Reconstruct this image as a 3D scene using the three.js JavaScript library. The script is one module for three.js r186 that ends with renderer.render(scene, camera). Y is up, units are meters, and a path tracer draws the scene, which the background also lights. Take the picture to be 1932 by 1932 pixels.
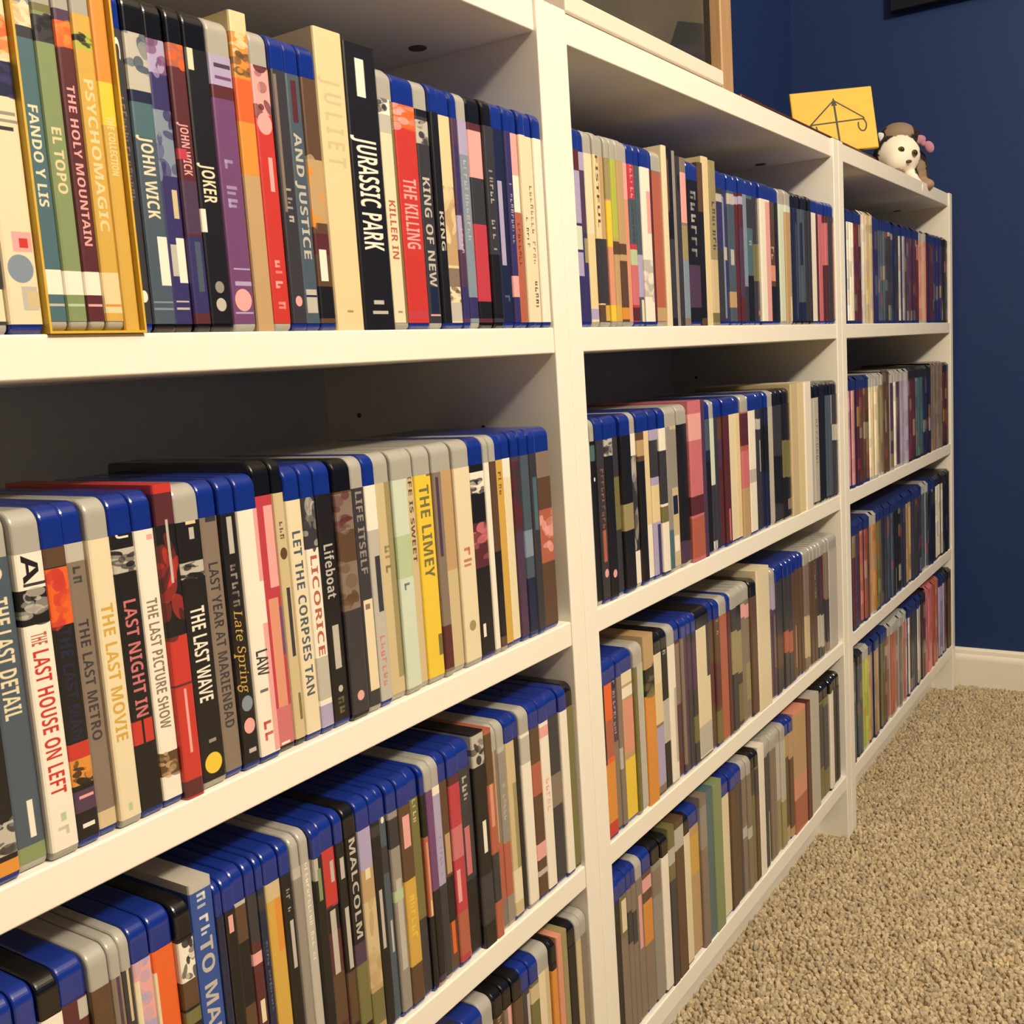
import * as THREE from 'three';
import { RoundedBoxGeometry } from 'three/addons/geometries/RoundedBoxGeometry.js';
import { mergeGeometries } from 'three/addons/utils/BufferGeometryUtils.js';
import { MarchingCubes } from 'three/addons/objects/MarchingCubes.js';
import { ImprovedNoise } from 'three/addons/math/ImprovedNoise.js';

// ---------------------------------------------------------------- camera, lights, exposure
const scene = new THREE.Scene();
scene.background = new THREE.Color(0x05060a);
const camera = new THREE.PerspectiveCamera(51.88, 1, 0.05, 20);
camera.position.set(-0.7908, 0.7682, 0.4607);
camera.rotation.set(-0.1382, -0.9787, -0.0655, 'YXZ');
camera.updateMatrixWorld();
const renderer = new THREE.WebGLRenderer({ antialias: true });
renderer.toneMapping = THREE.LinearToneMapping;
renderer.toneMappingExposure = 0.64;
renderer.shadowMap.enabled = true;
const LAMP = new THREE.Vector3(-0.25, 2.02, 1.45);
const LAMP_COLOR = new THREE.Color(1.0, 0.85, 0.64), LAMP_POWER = 21;
const lampLight = new THREE.PointLight(LAMP_COLOR, LAMP_POWER);
lampLight.position.copy(LAMP);
lampLight.castShadow = true;
lampLight.shadow.radius = 6;

// ---------------------------------------------------------------- helpers
let seed = 20240611;
const rnd = () => { seed = (seed * 1664525 + 1013904223) >>> 0; return seed / 4294967296; };
const rr = (a, b) => a + (b - a) * rnd();
const names = new Map();
function numbered(n) {
  const k = names.get(n) || 0;
  names.set(n, k + 1);
  return k ? n + '_' + String(k).padStart(3, '0') : n;
}
function shade(o) { o.traverse((m) => { if (m.isMesh) { m.castShadow = true; m.receiveShadow = true; } }); return o; }
function tag(o, label, category, group) {
  o.userData.label = label;
  if (category) o.userData.category = category;
  if (group) o.userData.group = group;
  return o;
}
function thing(name, label, category, x, y, z, turn = 0, group) {
  const o = new THREE.Group();
  o.name = numbered(name);
  o.position.set(x, y, z);
  o.rotation.y = turn;
  scene.add(o);
  return tag(o, label, category, group);
}
function part(parent, name, geometry, material, x = 0, y = 0, z = 0, label) {
  const m = new THREE.Mesh(geometry, material);
  m.name = numbered(name);
  m.position.set(x, y, z);
  m.castShadow = m.receiveShadow = true;
  if (label) m.userData.label = label;
  parent.add(m);
  return m;
}
function struct(name, geometry, material, x = 0, y = 0, z = 0) {
  const m = part(scene, name, geometry, material, x, y, z);
  m.userData.kind = 'structure';
  return m;
}
const rbox = (w, h, d, r = 0.0015, s = 2) => new RoundedBoxGeometry(w, h, d, s, r);
const noise = new ImprovedNoise();
function canvasTexture(w, h, draw, srgb = true) {
  const c = document.createElement('canvas');
  c.width = w; c.height = h;
  draw(c.getContext('2d'), w, h);
  const t = new THREE.CanvasTexture(c);
  if (srgb) t.colorSpace = THREE.SRGBColorSpace;
  t.magFilter = THREE.LinearFilter;
  return t;
}
function dataTexture(w, h, f, srgb) {
  const d = new Uint8Array(w * h * 4);
  for (let y = 0; y < h; y++) for (let x = 0; x < w; x++) {
    const c = f(x, y), i = (y * w + x) * 4;
    d[i] = c[0]; d[i + 1] = c[1]; d[i + 2] = c[2]; d[i + 3] = 255;
  }
  const t = new THREE.DataTexture(d, w, h);
  t.wrapS = t.wrapT = THREE.RepeatWrapping;
  t.magFilter = THREE.LinearFilter;
  if (srgb) t.colorSpace = THREE.SRGBColorSpace;
  t.needsUpdate = true;
  return t;
}

// ---------------------------------------------------------------- materials
const M = {};
const std = (o) => new THREE.MeshStandardMaterial(o), phys = (o) => new THREE.MeshPhysicalMaterial(o);
const wallBump = dataTexture(256, 256, (x, y) => {
  const v = 128 + 60 * noise.noise(x * 0.11, y * 0.11, 1.3) + 40 * noise.noise(x * 0.31, y * 0.31, 4.7);
  return [v, v, v];
});
const wallBumpTiled = wallBump.clone(); wallBumpTiled.repeat.set(6, 6); wallBumpTiled.needsUpdate = true;
M.wall = std({ color: 0x0a2a60, roughness: 0.62, bumpMap: wallBumpTiled, bumpScale: 0.0006 });
M.ceiling = std({ color: 0xe8e4da, roughness: 0.95 });
M.trim = std({ color: 0xece6d8, roughness: 0.45 });
M.shelfWhite = phys({ color: 0xeae6dc, roughness: 0.42, clearcoat: 0.15, clearcoatRoughness: 0.4 });
M.backWhite = std({ color: 0xdcdcdc, roughness: 0.6 });
M.pin = std({ color: 0x55524c, roughness: 0.5, metalness: 0.4 });
M.shellB = phys({ color: new THREE.Color(0.005, 0.024, 0.23), roughness: 0.22, clearcoat: 0.5, clearcoatRoughness: 0.12 });
M.shellC = phys({ color: 0xb9b7b0, roughness: 0.28, transmission: 0.25, thickness: 0, clearcoat: 0.4, clearcoatRoughness: 0.15 });
M.shellK = phys({ color: 0x0b0b10, roughness: 0.25, clearcoat: 0.5, clearcoatRoughness: 0.12 });
const PALETTE = Object.fromEntries(`white:e6e0d4 ivory:dcd0b2 cream:d8c69c grey:8d8780 silver:b4b0a8 charcoal:34333a black:141318 navy:182040 indigo:332e62 slate:465463 teal:486670 green:7c8c62 sage:aebf9c mint:c6d2c2 olive:6e6a42 brown:57402f tan:b3966e beige:c4b38e maroon:54262c red:bb352f crimson:b23a48 orange:d8602a amber:cf8a3a gold:c6a04a yellow:dfc03e pink:dda0a0 rose:c06c74 purple:6a4270 plum:4a3550 lilac:a49cc0 blue:2a4c98 steel:7a8a9c khaki:948a62 taupe:7d6f64 salmon:d09078 brick:a85c48 lime:a8b04a`.split(' ').map((s) => s.split(':')));
const ROW_TEXT = {
  '1-1': `start -520.0
13.9 C charcoal 172 | charcoal case with a cream foot block at the left edge, top shelf, nearest bookcase | b 880 965 ivory ; g 902 930 grey ; n 213 277 brown maroon
17.3 B ivory 172 | wide white case with a red square and blue badge, top shelf, nearest bookcase | n 166 278 cream orange ; n 285 376 navy indigo ; r 10 90 415 424 grey ; r 20 95 435 443 grey ; r 10 80 454 464 charcoal ; r 35 92 727 780 pink ; r 55 80 744 769 red ; c 825 steel 75 ; r 45 90 872 936 silver ; r 60 95 884 929 beige
55.7 X gold 172 | box | 
8.3 B charcoal 172 | charcoal case with a white sideways initial beside the yellow box, top shelf, nearest bookcase | t 137 211 white C ; g 312 614 taupe ; c 891 white 75
14.4 K slate 172 | blue grey case with two stacked cream words, top shelf, nearest bookcase | n 83 285 silver slate ; b 285 319 navy ; b 319 420 teal ; t 420 658 ivory JOHN WICK ; b 671 710 slate ; r 50 98 710 857 white ; r 5 95 905 910 steel ; r 5 95 925 931 steel
12.8 K indigo 172 | indigo case with a short white block near its foot, top shelf, nearest bookcase | n 80 218 lilac purple ; n 326 522 steel indigo ; r 55 85 562 649 beige ; r 15 55 729 826 silver ; r 50 98 708 846 white ; r 15 90 901 906 silver ; r 15 90 922 929 silver
11.4 K maroon 172 | dark maroon case with slanted pink and white letters, top shelf, nearest bookcase | n 88 189 brick orange ; r 35 55 26 57 silver ; t 358 514 pink JOHN WICK ; r 0 50 434 466 crimson ; b 530 693 plum ; b 701 940 indigo ; r 40 80 717 873 slate
16.5 K black 172 | black case with five cream letters and a white tab, top shelf, nearest bookcase | r 10 35 23 185 ivory ; t 473 591 ivory JOKER ; r 0 22 611 684 white ; c 856 grey 40 ; c 912 silver 45
16.9 C purple 172 | purple case with pale bars at head and foot, top shelf, nearest bookcase | b 90 213 lilac ; r 20 90 102 111 purple ; r 20 90 144 157 plum ; r 20 90 183 193 purple ; b 213 254 maroon ; g 445 613 lilac ; r 20 95 792 797 lilac ; r 20 95 835 849 lilac ; c 896 pink 75 ; r 10 90 935 941 lilac
13.4 N tan 178 | tall orange cardboard sleeve fading to tan, top shelf, nearest bookcase | b 0 64 cream ; n 64 128 amber cream ; n 128 205 amber brown ; b 205 338 orange ; b 338 503 amber
14.4 C red 172 | red case with a pink balloon mark, top shelf, nearest bookcase | n 98 277 pink maroon ; c 307 pink 85 ; r 50 75 416 529 pink ; g 759 947 pink
12.6 B charcoal 172 | charcoal case with grey letters and a white foot dot, top shelf, nearest bookcase | r 10 30 135 593 taupe ; g 512 638 silver ; c 897 pink 50
12.6 B slate 172 | slate case with tall grey sideways letters, top shelf, nearest bookcase | r 30 70 139 281 maroon ; t 316 752 silver AND JUSTICE ; r 10 90 854 937 silver ; r 10 90 874 881 navy
14.0 B brown 172 | brown case with a white slash near its foot, top shelf, nearest bookcase | b 18 54 ivory ; n 397 618 tan amber ; b 655 729 maroon ; r 20 70 711 823 white ; b 842 956 black
25.8 N cream 184 | thick cream book style case with faint spaced letters, top shelf, nearest bookcase | t 163 449 beige J U L I E T ; r 40 60 931 939 khaki
31.4 N black 181 | thick black case with two white block letter words, top shelf, nearest bookcase | r 35 60 49 180 white ; t 324 715 white JURASSIC PARK ; r 35 65 893 908 silver ; r 30 75 931 943 silver
13.1 C ivory 172 | ivory case with sideways red capitals in its lower half, top shelf, nearest bookcase | n 95 179 white charcoal ; r 0 100 179 248 silver ; t 497 730 brick KILLER IN ; r 30 70 927 935 grey
4.7 C olive 172 | thin olive case with gold glyphs near its head, top shelf, nearest bookcase | g 82 231 gold
24.0 B red 172 | bright red case with pink sideways letters, top shelf, nearest bookcase | n 98 209 orange pink ; t 402 682 pink THE KILLING ; b 924 956 crimson
15.1 C charcoal 172 | charcoal case with a tall line of silver letters, top shelf, nearest bookcase | b 120 147 black ; n 161 254 silver charcoal ; t 380 826 silver KING OF NEW ; r 20 80 826 934 navy ; r 10 90 938 945 pink
10.3 B black 172 | black case with white scribbled letters beside a yellow spine, top shelf, nearest bookcase | t 510 682 silver KING
15.9 B cream 172 | pale yellow case with tan artwork down one side, top shelf, nearest bookcase | n 406 733 tan cream ; b 744 822 taupe ; n 822 888 ivory brown ; b 888 966 silver
8.9 B plum 172 | plum case with indigo patch between cream and steel spines, top shelf, nearest bookcase | r 20 80 225 509 indigo ; r 0 60 520 664 lilac ; g 575 686 pink ; b 820 955 indigo
11.8 C steel 172 | silver blue case lilac at the head and blue below, top shelf, nearest bookcase | b 86 261 lilac ; g 283 638 silver ; b 864 955 indigo
17.9 K maroon 172 | pink headed case with a red block below, top shelf, nearest bookcase | b 150 350 pink ; b 350 547 charcoal ; b 547 881 crimson ; b 881 955 black
12.6 K charcoal 172 | charcoal case with silver lettering between maroon and navy spines, top shelf, nearest bookcase | g 307 674 silver ; b 674 955 black
16.0 B navy 172 | navy case with lilac patch between charcoal and indigo spines, top shelf, nearest bookcase | r 20 60 344 717 lilac ; g 812 883 teal
9.4 B indigo 172 | indigo case with silver lettering between navy and brick spines, top shelf, nearest bookcase | g 348 631 silver ; b 762 858 pink
10.4 B brick 172 | brick case with pink band between indigo and ivory spines, top shelf, nearest bookcase | b 107 306 pink ; b 306 472 white ; g 520 712 maroon
9.7 B ivory 172 | ivory case with charcoal lettering between brick and ivory spines, top shelf, nearest bookcase | g 467 624 charcoal
11.6 B ivory 172 | ivory case with dark letters near the right end, top shelf, nearest bookcase | g 341 707 taupe ; g 781 930 charcoal
12.7 B white 172 | white case touching the upright, top shelf, nearest bookcase | 
`,
  '1-2': `start -553.2
17.7 B black 172 | black case with green and amber specks at the left edge, second shelf, nearest bookcase | n 177 347 olive black ; n 829 919 silver black ; b 934 1025 amber
15.7 C slate 172 | slate case with cream sideways title and green foot, second shelf, nearest bookcase | c 162 ivory 45 ; t 227 566 ivory THE LAST DETAIL ; r 52 72 801 908 white ; b 928 1009 green
15.3 C white 172 | white case with big red sideways words and an emblem, second shelf, nearest bookcase | t 123 203 black A ; r 20 100 203 211 charcoal ; n 220 319 black silver ; t 344 379 brick THE ; t 390 813 red LAST HOUSE ON LEFT ; r 45 65 868 892 sage ; g 907 958 silver
12.7 B black 172 | black case with an orange flame and red foot scene, second shelf, nearest bookcase | b 114 174 brown ; n 177 342 orange red ; t 350 685 navy THE LAST MAN ; b 688 736 red ; n 736 813 amber black ; b 829 893 plum ; r 20 90 845 854 pink ; r 20 80 929 942 white
11.6 B taupe 172 | grey case with small dark sideways print beside cream, second shelf, nearest bookcase | b 111 173 silver ; g 188 250 charcoal ; t 344 709 charcoal THE LAST METRO ; b 922 1021 beige
13.4 C ivory 172 | cream case with pale gold sideways capitals, second shelf, nearest bookcase | t 313 735 gold THE LAST MOVIE ; r 40 60 926 951 sage
14.3 B black 172 | black case with red letters and two red blocks, second shelf, nearest bookcase | t 106 135 white U ; n 162 235 silver black ; t 315 687 rose LAST NIGHT IN ; r 0 40 692 766 red ; r 50 90 692 766 red ; g 984 1018 silver
13.1 B white 172 | white case with brown letters and a brown picture at foot, second shelf, nearest bookcase | r 60 90 136 152 pink ; t 333 747 taupe THE LAST PICTURE SHOW ; n 824 897 brown tan
12.9 N red 174 | red cardboard sleeve with black art above, second shelf, nearest bookcase | b 28 126 maroon ; n 126 475 black red ; r 45 60 110 308 silver ; r 0 100 628 635 maroon ; r 45 60 645 853 pink ; b 940 993 maroon
17.3 C black 172 | black case with white title and yellow badge at foot, second shelf, nearest bookcase | r 40 80 110 130 cream ; r 50 70 140 178 silver ; n 249 301 silver black ; t 396 712 white THE LAST WAVE ; r 40 70 837 849 grey ; c 918 yellow 70
13.2 B taupe 172 | grey case with dark spaced capitals running down, second shelf, nearest bookcase | r 30 90 118 136 charcoal ; t 266 831 charcoal LAST YEAR AT MARIENBAD
12.4 B black 172 | black case with gold script and two round badges, second shelf, nearest bookcase | r 35 70 130 254 silver ; g 290 428 grey ; s 442 725 gold Late Spring ; c 768 steel 75 ; c 846 pink 75 ; r 30 80 925 940 silver
16.3 B white 172 | wide white case with faint pink edge and small letters, second shelf, nearest bookcase | r 75 100 116 370 pink ; r 70 100 517 969 pink ; t 601 694 charcoal LAW ; g 741 817 charcoal ; g 855 931 crimson
14.8 K crimson 178 | crimson cardboard sleeve with a white label and orange panel, second shelf, nearest bookcase | r 45 95 150 428 pink ; r 25 80 464 841 salmon ; r 80 100 500 665 purple ; b 841 1020 rose ; r 20 70 963 971 white
9.2 K beige 178 | beige case with brown ring and black glyphs, second shelf, nearest bookcase | g 214 278 charcoal ; c 323 brown 80 ; r 40 80 442 683 charcoal ; r 60 90 815 910 olive
13.3 B ivory 172 | cream case with slate letters spaced down the spine, second shelf, nearest bookcase | t 226 838 slate LET THE CORPSES TAN
11.8 B white 172 | white case with a black figure and rose block letters, second shelf, nearest bookcase | n 103 306 charcoal silver ; t 325 710 brick LICORICE ; b 710 871 silver ; b 891 972 lilac
15.2 B black 172 | black case with thin white script and foot emblems, second shelf, nearest bookcase | t 300 509 silver Lifeboat ; r 30 70 610 776 silver ; c 854 silver 30 ; g 885 947 olive
16.8 K brown 172 | dark brown case with a pink ring near its foot, second shelf, nearest bookcase | n 127 267 taupe maroon ; n 388 571 taupe brown ; b 571 1008 charcoal ; c 907 pink 40
12.5 C charcoal 172 | charcoal case with grey letters over a white block, second shelf, nearest bookcase | t 128 456 grey LIFE ITSELF ; r 15 95 553 912 ivory ; r 30 70 570 591 taupe
12.3 B silver 172 | silver white case with small dark letters beside tan, second shelf, nearest bookcase | b 97 293 white ; r 40 85 397 618 charcoal ; g 714 929 rose
16.2 C beige 172 | beige case with khaki patch between silver and mint spines, second shelf, nearest bookcase | r 60 100 97 910 khaki ; g 370 477 olive
16.2 C mint 172 | pale mint green case in the cream run, second shelf, nearest bookcase | b 344 517 sage ; g 539 561 teal
9.3 C beige 172 | beige case with dark capitals beside a yellow spine, second shelf, nearest bookcase | t 75 471 brown LIFE IS SWEET
19.1 C yellow 172 | bright yellow case with black letters down its edge, second shelf, nearest bookcase | r 70 100 63 128 olive ; t 161 550 olive THE LIMEY ; r 70 95 799 890 olive
10.5 C taupe 172 | taupe case with plum patch between yellow and tan spines, second shelf, nearest bookcase | r 20 60 139 476 plum ; b 774 961 maroon
14.8 C tan 172 | tan case with beige band between taupe and ivory spines, second shelf, nearest bookcase | b 548 981 beige
20.3 C ivory 172 | wide ivory case with sideways red glyphs halfway down, second shelf, nearest bookcase | g 420 568 brick ; c 818 khaki 40
18.9 B black 172 | black case with a white bird and red flower, second shelf, nearest bookcase | n 151 245 white black ; n 376 579 maroon rose ; r 20 40 833 894 white
7.5 C white 172 | thin white case between two black ones, second shelf, nearest bookcase | 
9.1 C brown 172 | brown case with black band between white and gold spines, second shelf, nearest bookcase | b 530 926 black
11.6 B gold 172 | gold case with brown lettering between brown and ivory spines, second shelf, nearest bookcase | g 174 271 brown
11.9 B ivory 172 | ivory case with white band between gold and plum spines, second shelf, nearest bookcase | b 108 206 white
11.4 B plum 172 | plum case with maroon artwork between ivory and slate spines, second shelf, nearest bookcase | n 140 465 maroon charcoal
12.5 B slate 172 | slate case with steel band between plum and charcoal spines, second shelf, nearest bookcase | b 477 605 steel ; b 708 968 navy
11.0 B charcoal 172 | charcoal case with teal patch between slate and brown spines, second shelf, nearest bookcase | r 20 80 232 488 teal
22.8 B brown 172 | brown red case touching the upright, second shelf, nearest bookcase | b 115 244 taupe ; n 400 662 brick pink
`,
  '1-3': `start -561.2
13.6 B maroon 172 | maroon case with silver lettering beside navy one, third shelf, nearest bookcase | g -149 144 silver
11.1 B navy 172 | navy case with white lettering between maroon and black spines, third shelf, nearest bookcase | g 126 367 white
12.4 K black 172 | black case with white band between navy and maroon spines, third shelf, nearest bookcase | b 86 183 white
15.0 B maroon 172 | maroon case under the blue top with two white glints, third shelf, nearest bookcase | r 60 100 124 186 silver
12.0 C brown 172 | dark brown case the first under the grey tops, third shelf, nearest bookcase | 
7.3 C taupe 172 | taupe case with plum patch between brown and charcoal spines, third shelf, nearest bookcase | r 40 80 91 384 plum
7.1 C charcoal 172 | charcoal case with a thin cream stripe under grey tops, third shelf, nearest bookcase | r 35 70 80 288 beige
12.3 B lilac 172 | mottled lilac and pink case, third shelf, nearest bookcase | n 119 325 pink lilac ; r 0 25 180 325 ivory
14.6 B orange 172 | plain orange red case right of the lilac mottled one, third shelf, nearest bookcase | r 0 12 188 372 ivory
11.2 K black 172 | black case with a white diagonal splash, third shelf, nearest bookcase | n 129 266 white black ; b 266 357 brown ; b 367 416 olive
16.1 N blue 178 | thick blue slipcover with white banded letters at its head, third shelf, nearest bookcase | b -40 30 silver ; g 39 181 white ; t 189 588 silver TO MARS
5.8 B navy 172 | blue topped navy case between blue and black spines, third shelf, nearest bookcase | 
9.1 B black 172 | black case with pink patch between navy and brown spines, third shelf, nearest bookcase | r 20 70 137 198 pink
10.1 B brown 172 | brown case with silver band between black and maroon spines, third shelf, nearest bookcase | b 111 134 silver ; b 265 498 black
8.3 B maroon 172 | maroon case with charcoal band between brown and navy spines, third shelf, nearest bookcase | b 99 293 charcoal ; b 332 375 pink ; b 375 509 maroon ; r 20 80 509 593 ivory
6.3 B navy 172 | navy case with small pale blue letters, third shelf, nearest bookcase | b 139 197 charcoal ; g 315 594 steel
12.6 B gold 172 | gold tan case under the row of blue tops, third shelf, nearest bookcase | b 106 185 beige ; r 50 100 185 384 amber
9.4 B black 172 | black case with silver lettering between gold and grey spines, third shelf, nearest bookcase | g 176 256 silver ; r 40 80 296 479 silver
7.8 C grey 172 | plain grey case beside the white lettered one, third shelf, nearest bookcase | r 0 100 38 159 silver
8.4 C silver 172 | silver case with white blocks down the spine, third shelf, nearest bookcase | g 120 511 white
8.6 B black 172 | black case with silver patch between silver and maroon spines, third shelf, nearest bookcase | r 0 40 101 204 silver ; r 20 70 162 286 green
13.7 B maroon 172 | red case with white fragments high on the spine, third shelf, nearest bookcase | n 108 339 red crimson ; r 60 85 171 255 silver ; b 349 445 black ; r 30 70 360 616 silver ; b 616 815 brown
8.5 B black 172 | black case with white block letters low on the spine, third shelf, nearest bookcase | r 20 80 179 264 silver ; r 30 90 381 630 silver ; b 641 854 brown
11.8 K black 172 | black case with large white stacked capitals, third shelf, nearest bookcase | b 77 116 brown ; t 120 541 silver MALCOLM ; b 552 640 plum ; b 640 889 olive
13.3 B tan 172 | lilac headed tan case, third shelf, nearest bookcase | b 108 282 lilac ; r 30 70 282 325 ivory ; n 413 770 beige tan ; b 792 933 olive
9.8 B black 172 | black case with silver patch between tan and slate spines, third shelf, nearest bookcase | r 20 60 401 648 silver ; b 136 180 charcoal
7.8 B slate 172 | slate case with a white dot under the blue top, third shelf, nearest bookcase | c 135 white 60 ; b 246 358 charcoal ; r 40 80 561 698 silver
10.8 B grey 172 | grey case with charcoal band between slate and brown spines, third shelf, nearest bookcase | b 147 270 charcoal ; r 20 80 405 796 silver ; b 451 497 sage
13.4 B brown 172 | dark case with a yellow lettered block halfway, third shelf, nearest bookcase | r 20 80 164 301 pink ; b 438 811 gold ; g 508 717 yellow
10.8 B olive 172 | olive and black case with cream letters at its head, third shelf, nearest bookcase | g 124 216 cream ; b 647 1120 charcoal
5.5 B brick 172 | brick case with black band between olive and purple spines, third shelf, nearest bookcase | b 120 305 black ; r 20 80 329 588 salmon ; r 20 80 588 659 cream ; b 659 1070 black
8.7 C purple 172 | purple case beside a lilac white one, third shelf, nearest bookcase | b 560 995 black ; b 946 1020 plum
9.5 C lilac 172 | lilac white case lettered in grey, third shelf, nearest bookcase | b 86 157 white ; g 346 537 grey ; b 561 1000 charcoal
10.3 B brown 172 | brown case with a tan panel in its lower half, third shelf, nearest bookcase | r 20 90 358 539 tan ; b 552 759 black ; r 20 70 759 908 orange
13.9 B crimson 172 | red case under the blue top right of the lilac pair, third shelf, nearest bookcase | b 87 159 maroon ; b 352 498 rose ; r 10 45 547 696 pink ; b 745 945 brick
16.4 B charcoal 172 | charcoal case with white dots high on the spine, third shelf, nearest bookcase | g 119 266 silver ; r 20 60 389 613 rose ; b 638 992 black
16.3 N black 174 | black sleeve with a white drawing at its head, third shelf, nearest bookcase | n 6 152 silver black ; r 40 70 410 560 white ; b 660 889 charcoal
10.2 N brick 172 | brick case with brown band between black and taupe spines, third shelf, nearest bookcase | b 20 258 brown ; r 20 70 258 461 salmon ; b 589 822 charcoal
8.2 C taupe 172 | taupe case with tan patch between brick and grey spines, third shelf, nearest bookcase | r 10 40 26 587 tan ; b 561 848 brick
10.6 C grey 172 | lilac grey case with small letters beside the beige pair, third shelf, nearest bookcase | b 82 145 silver ; g 299 506 silver ; b 584 847 brick
13.1 B beige 172 | beige case with grey green letters and a white foot, third shelf, nearest bookcase | r 50 100 325 747 khaki ; b 747 907 ivory
7.9 B black 172 | blue topped black case between beige and white spines, third shelf, nearest bookcase | 
14.5 C white 172 | white case first of three alternating with dark ones, third shelf, nearest bookcase | b 136 267 silver
14.9 B brown 172 | brown case with brick band between white and white spines, third shelf, nearest bookcase | b 298 460 brick ; b 706 788 pink ; b 843 871 silver
14.5 B white 172 | white case with pink letters in the middle of its spine, third shelf, nearest bookcase | b 140 194 pink ; g 411 604 pink
17.6 B charcoal 172 | charcoal case with taupe band between white and white spines, third shelf, nearest bookcase | b 419 586 taupe
12.6 B white 172 | white case last before the dark one by the upright, third shelf, nearest bookcase | 
12.9 K olive 172 | thin olive case touching the upright, third shelf, nearest bookcase | 
`,
  '1-4': `start -213.0
23.6 B navy 172 | navy case just left of the silver white one, bottom shelf, nearest bookcase | 
16.7 C silver 172 | silver white case, bottom shelf, nearest bookcase | 
12.7 K brown 172 | brown case with silver lettering between silver and taupe spines, bottom shelf, nearest bookcase | g 126 313 silver
12.2 K taupe 172 | taupe case with pink patch between brown and brown spines, bottom shelf, nearest bookcase | r 40 80 34 359 pink
14.1 K brown 172 | black topped brown case between taupe and charcoal spines, bottom shelf, nearest bookcase | 
12.9 B charcoal 172 | charcoal case with silver patch between brown and olive spines, bottom shelf, nearest bookcase | r 60 100 150 456 silver
14.1 B olive 172 | olive case with beige band between charcoal and ivory spines, bottom shelf, nearest bookcase | b 139 223 beige
19.6 C ivory 172 | ivory and beige case, bottom shelf, nearest bookcase | r 60 100 109 566 beige
8.8 K amber 172 | amber case with black band between ivory and salmon spines, bottom shelf, nearest bookcase | b 11 154 black ; b 183 618 amber
8.9 N salmon 172 | salmon orange case, bottom shelf, nearest bookcase | 
9.1 N khaki 172 | khaki case, fourth from right, between salmon and black spines, bottom shelf, nearest bookcase | 
14.8 K black 172 | black brown case, bottom shelf, nearest bookcase | 
9.4 C beige 172 | pale beige case second from the upright, bottom shelf, nearest bookcase | 
11.6 C taupe 172 | clear topped taupe case beside beige one, bottom shelf, nearest bookcase | 
`,
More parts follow.
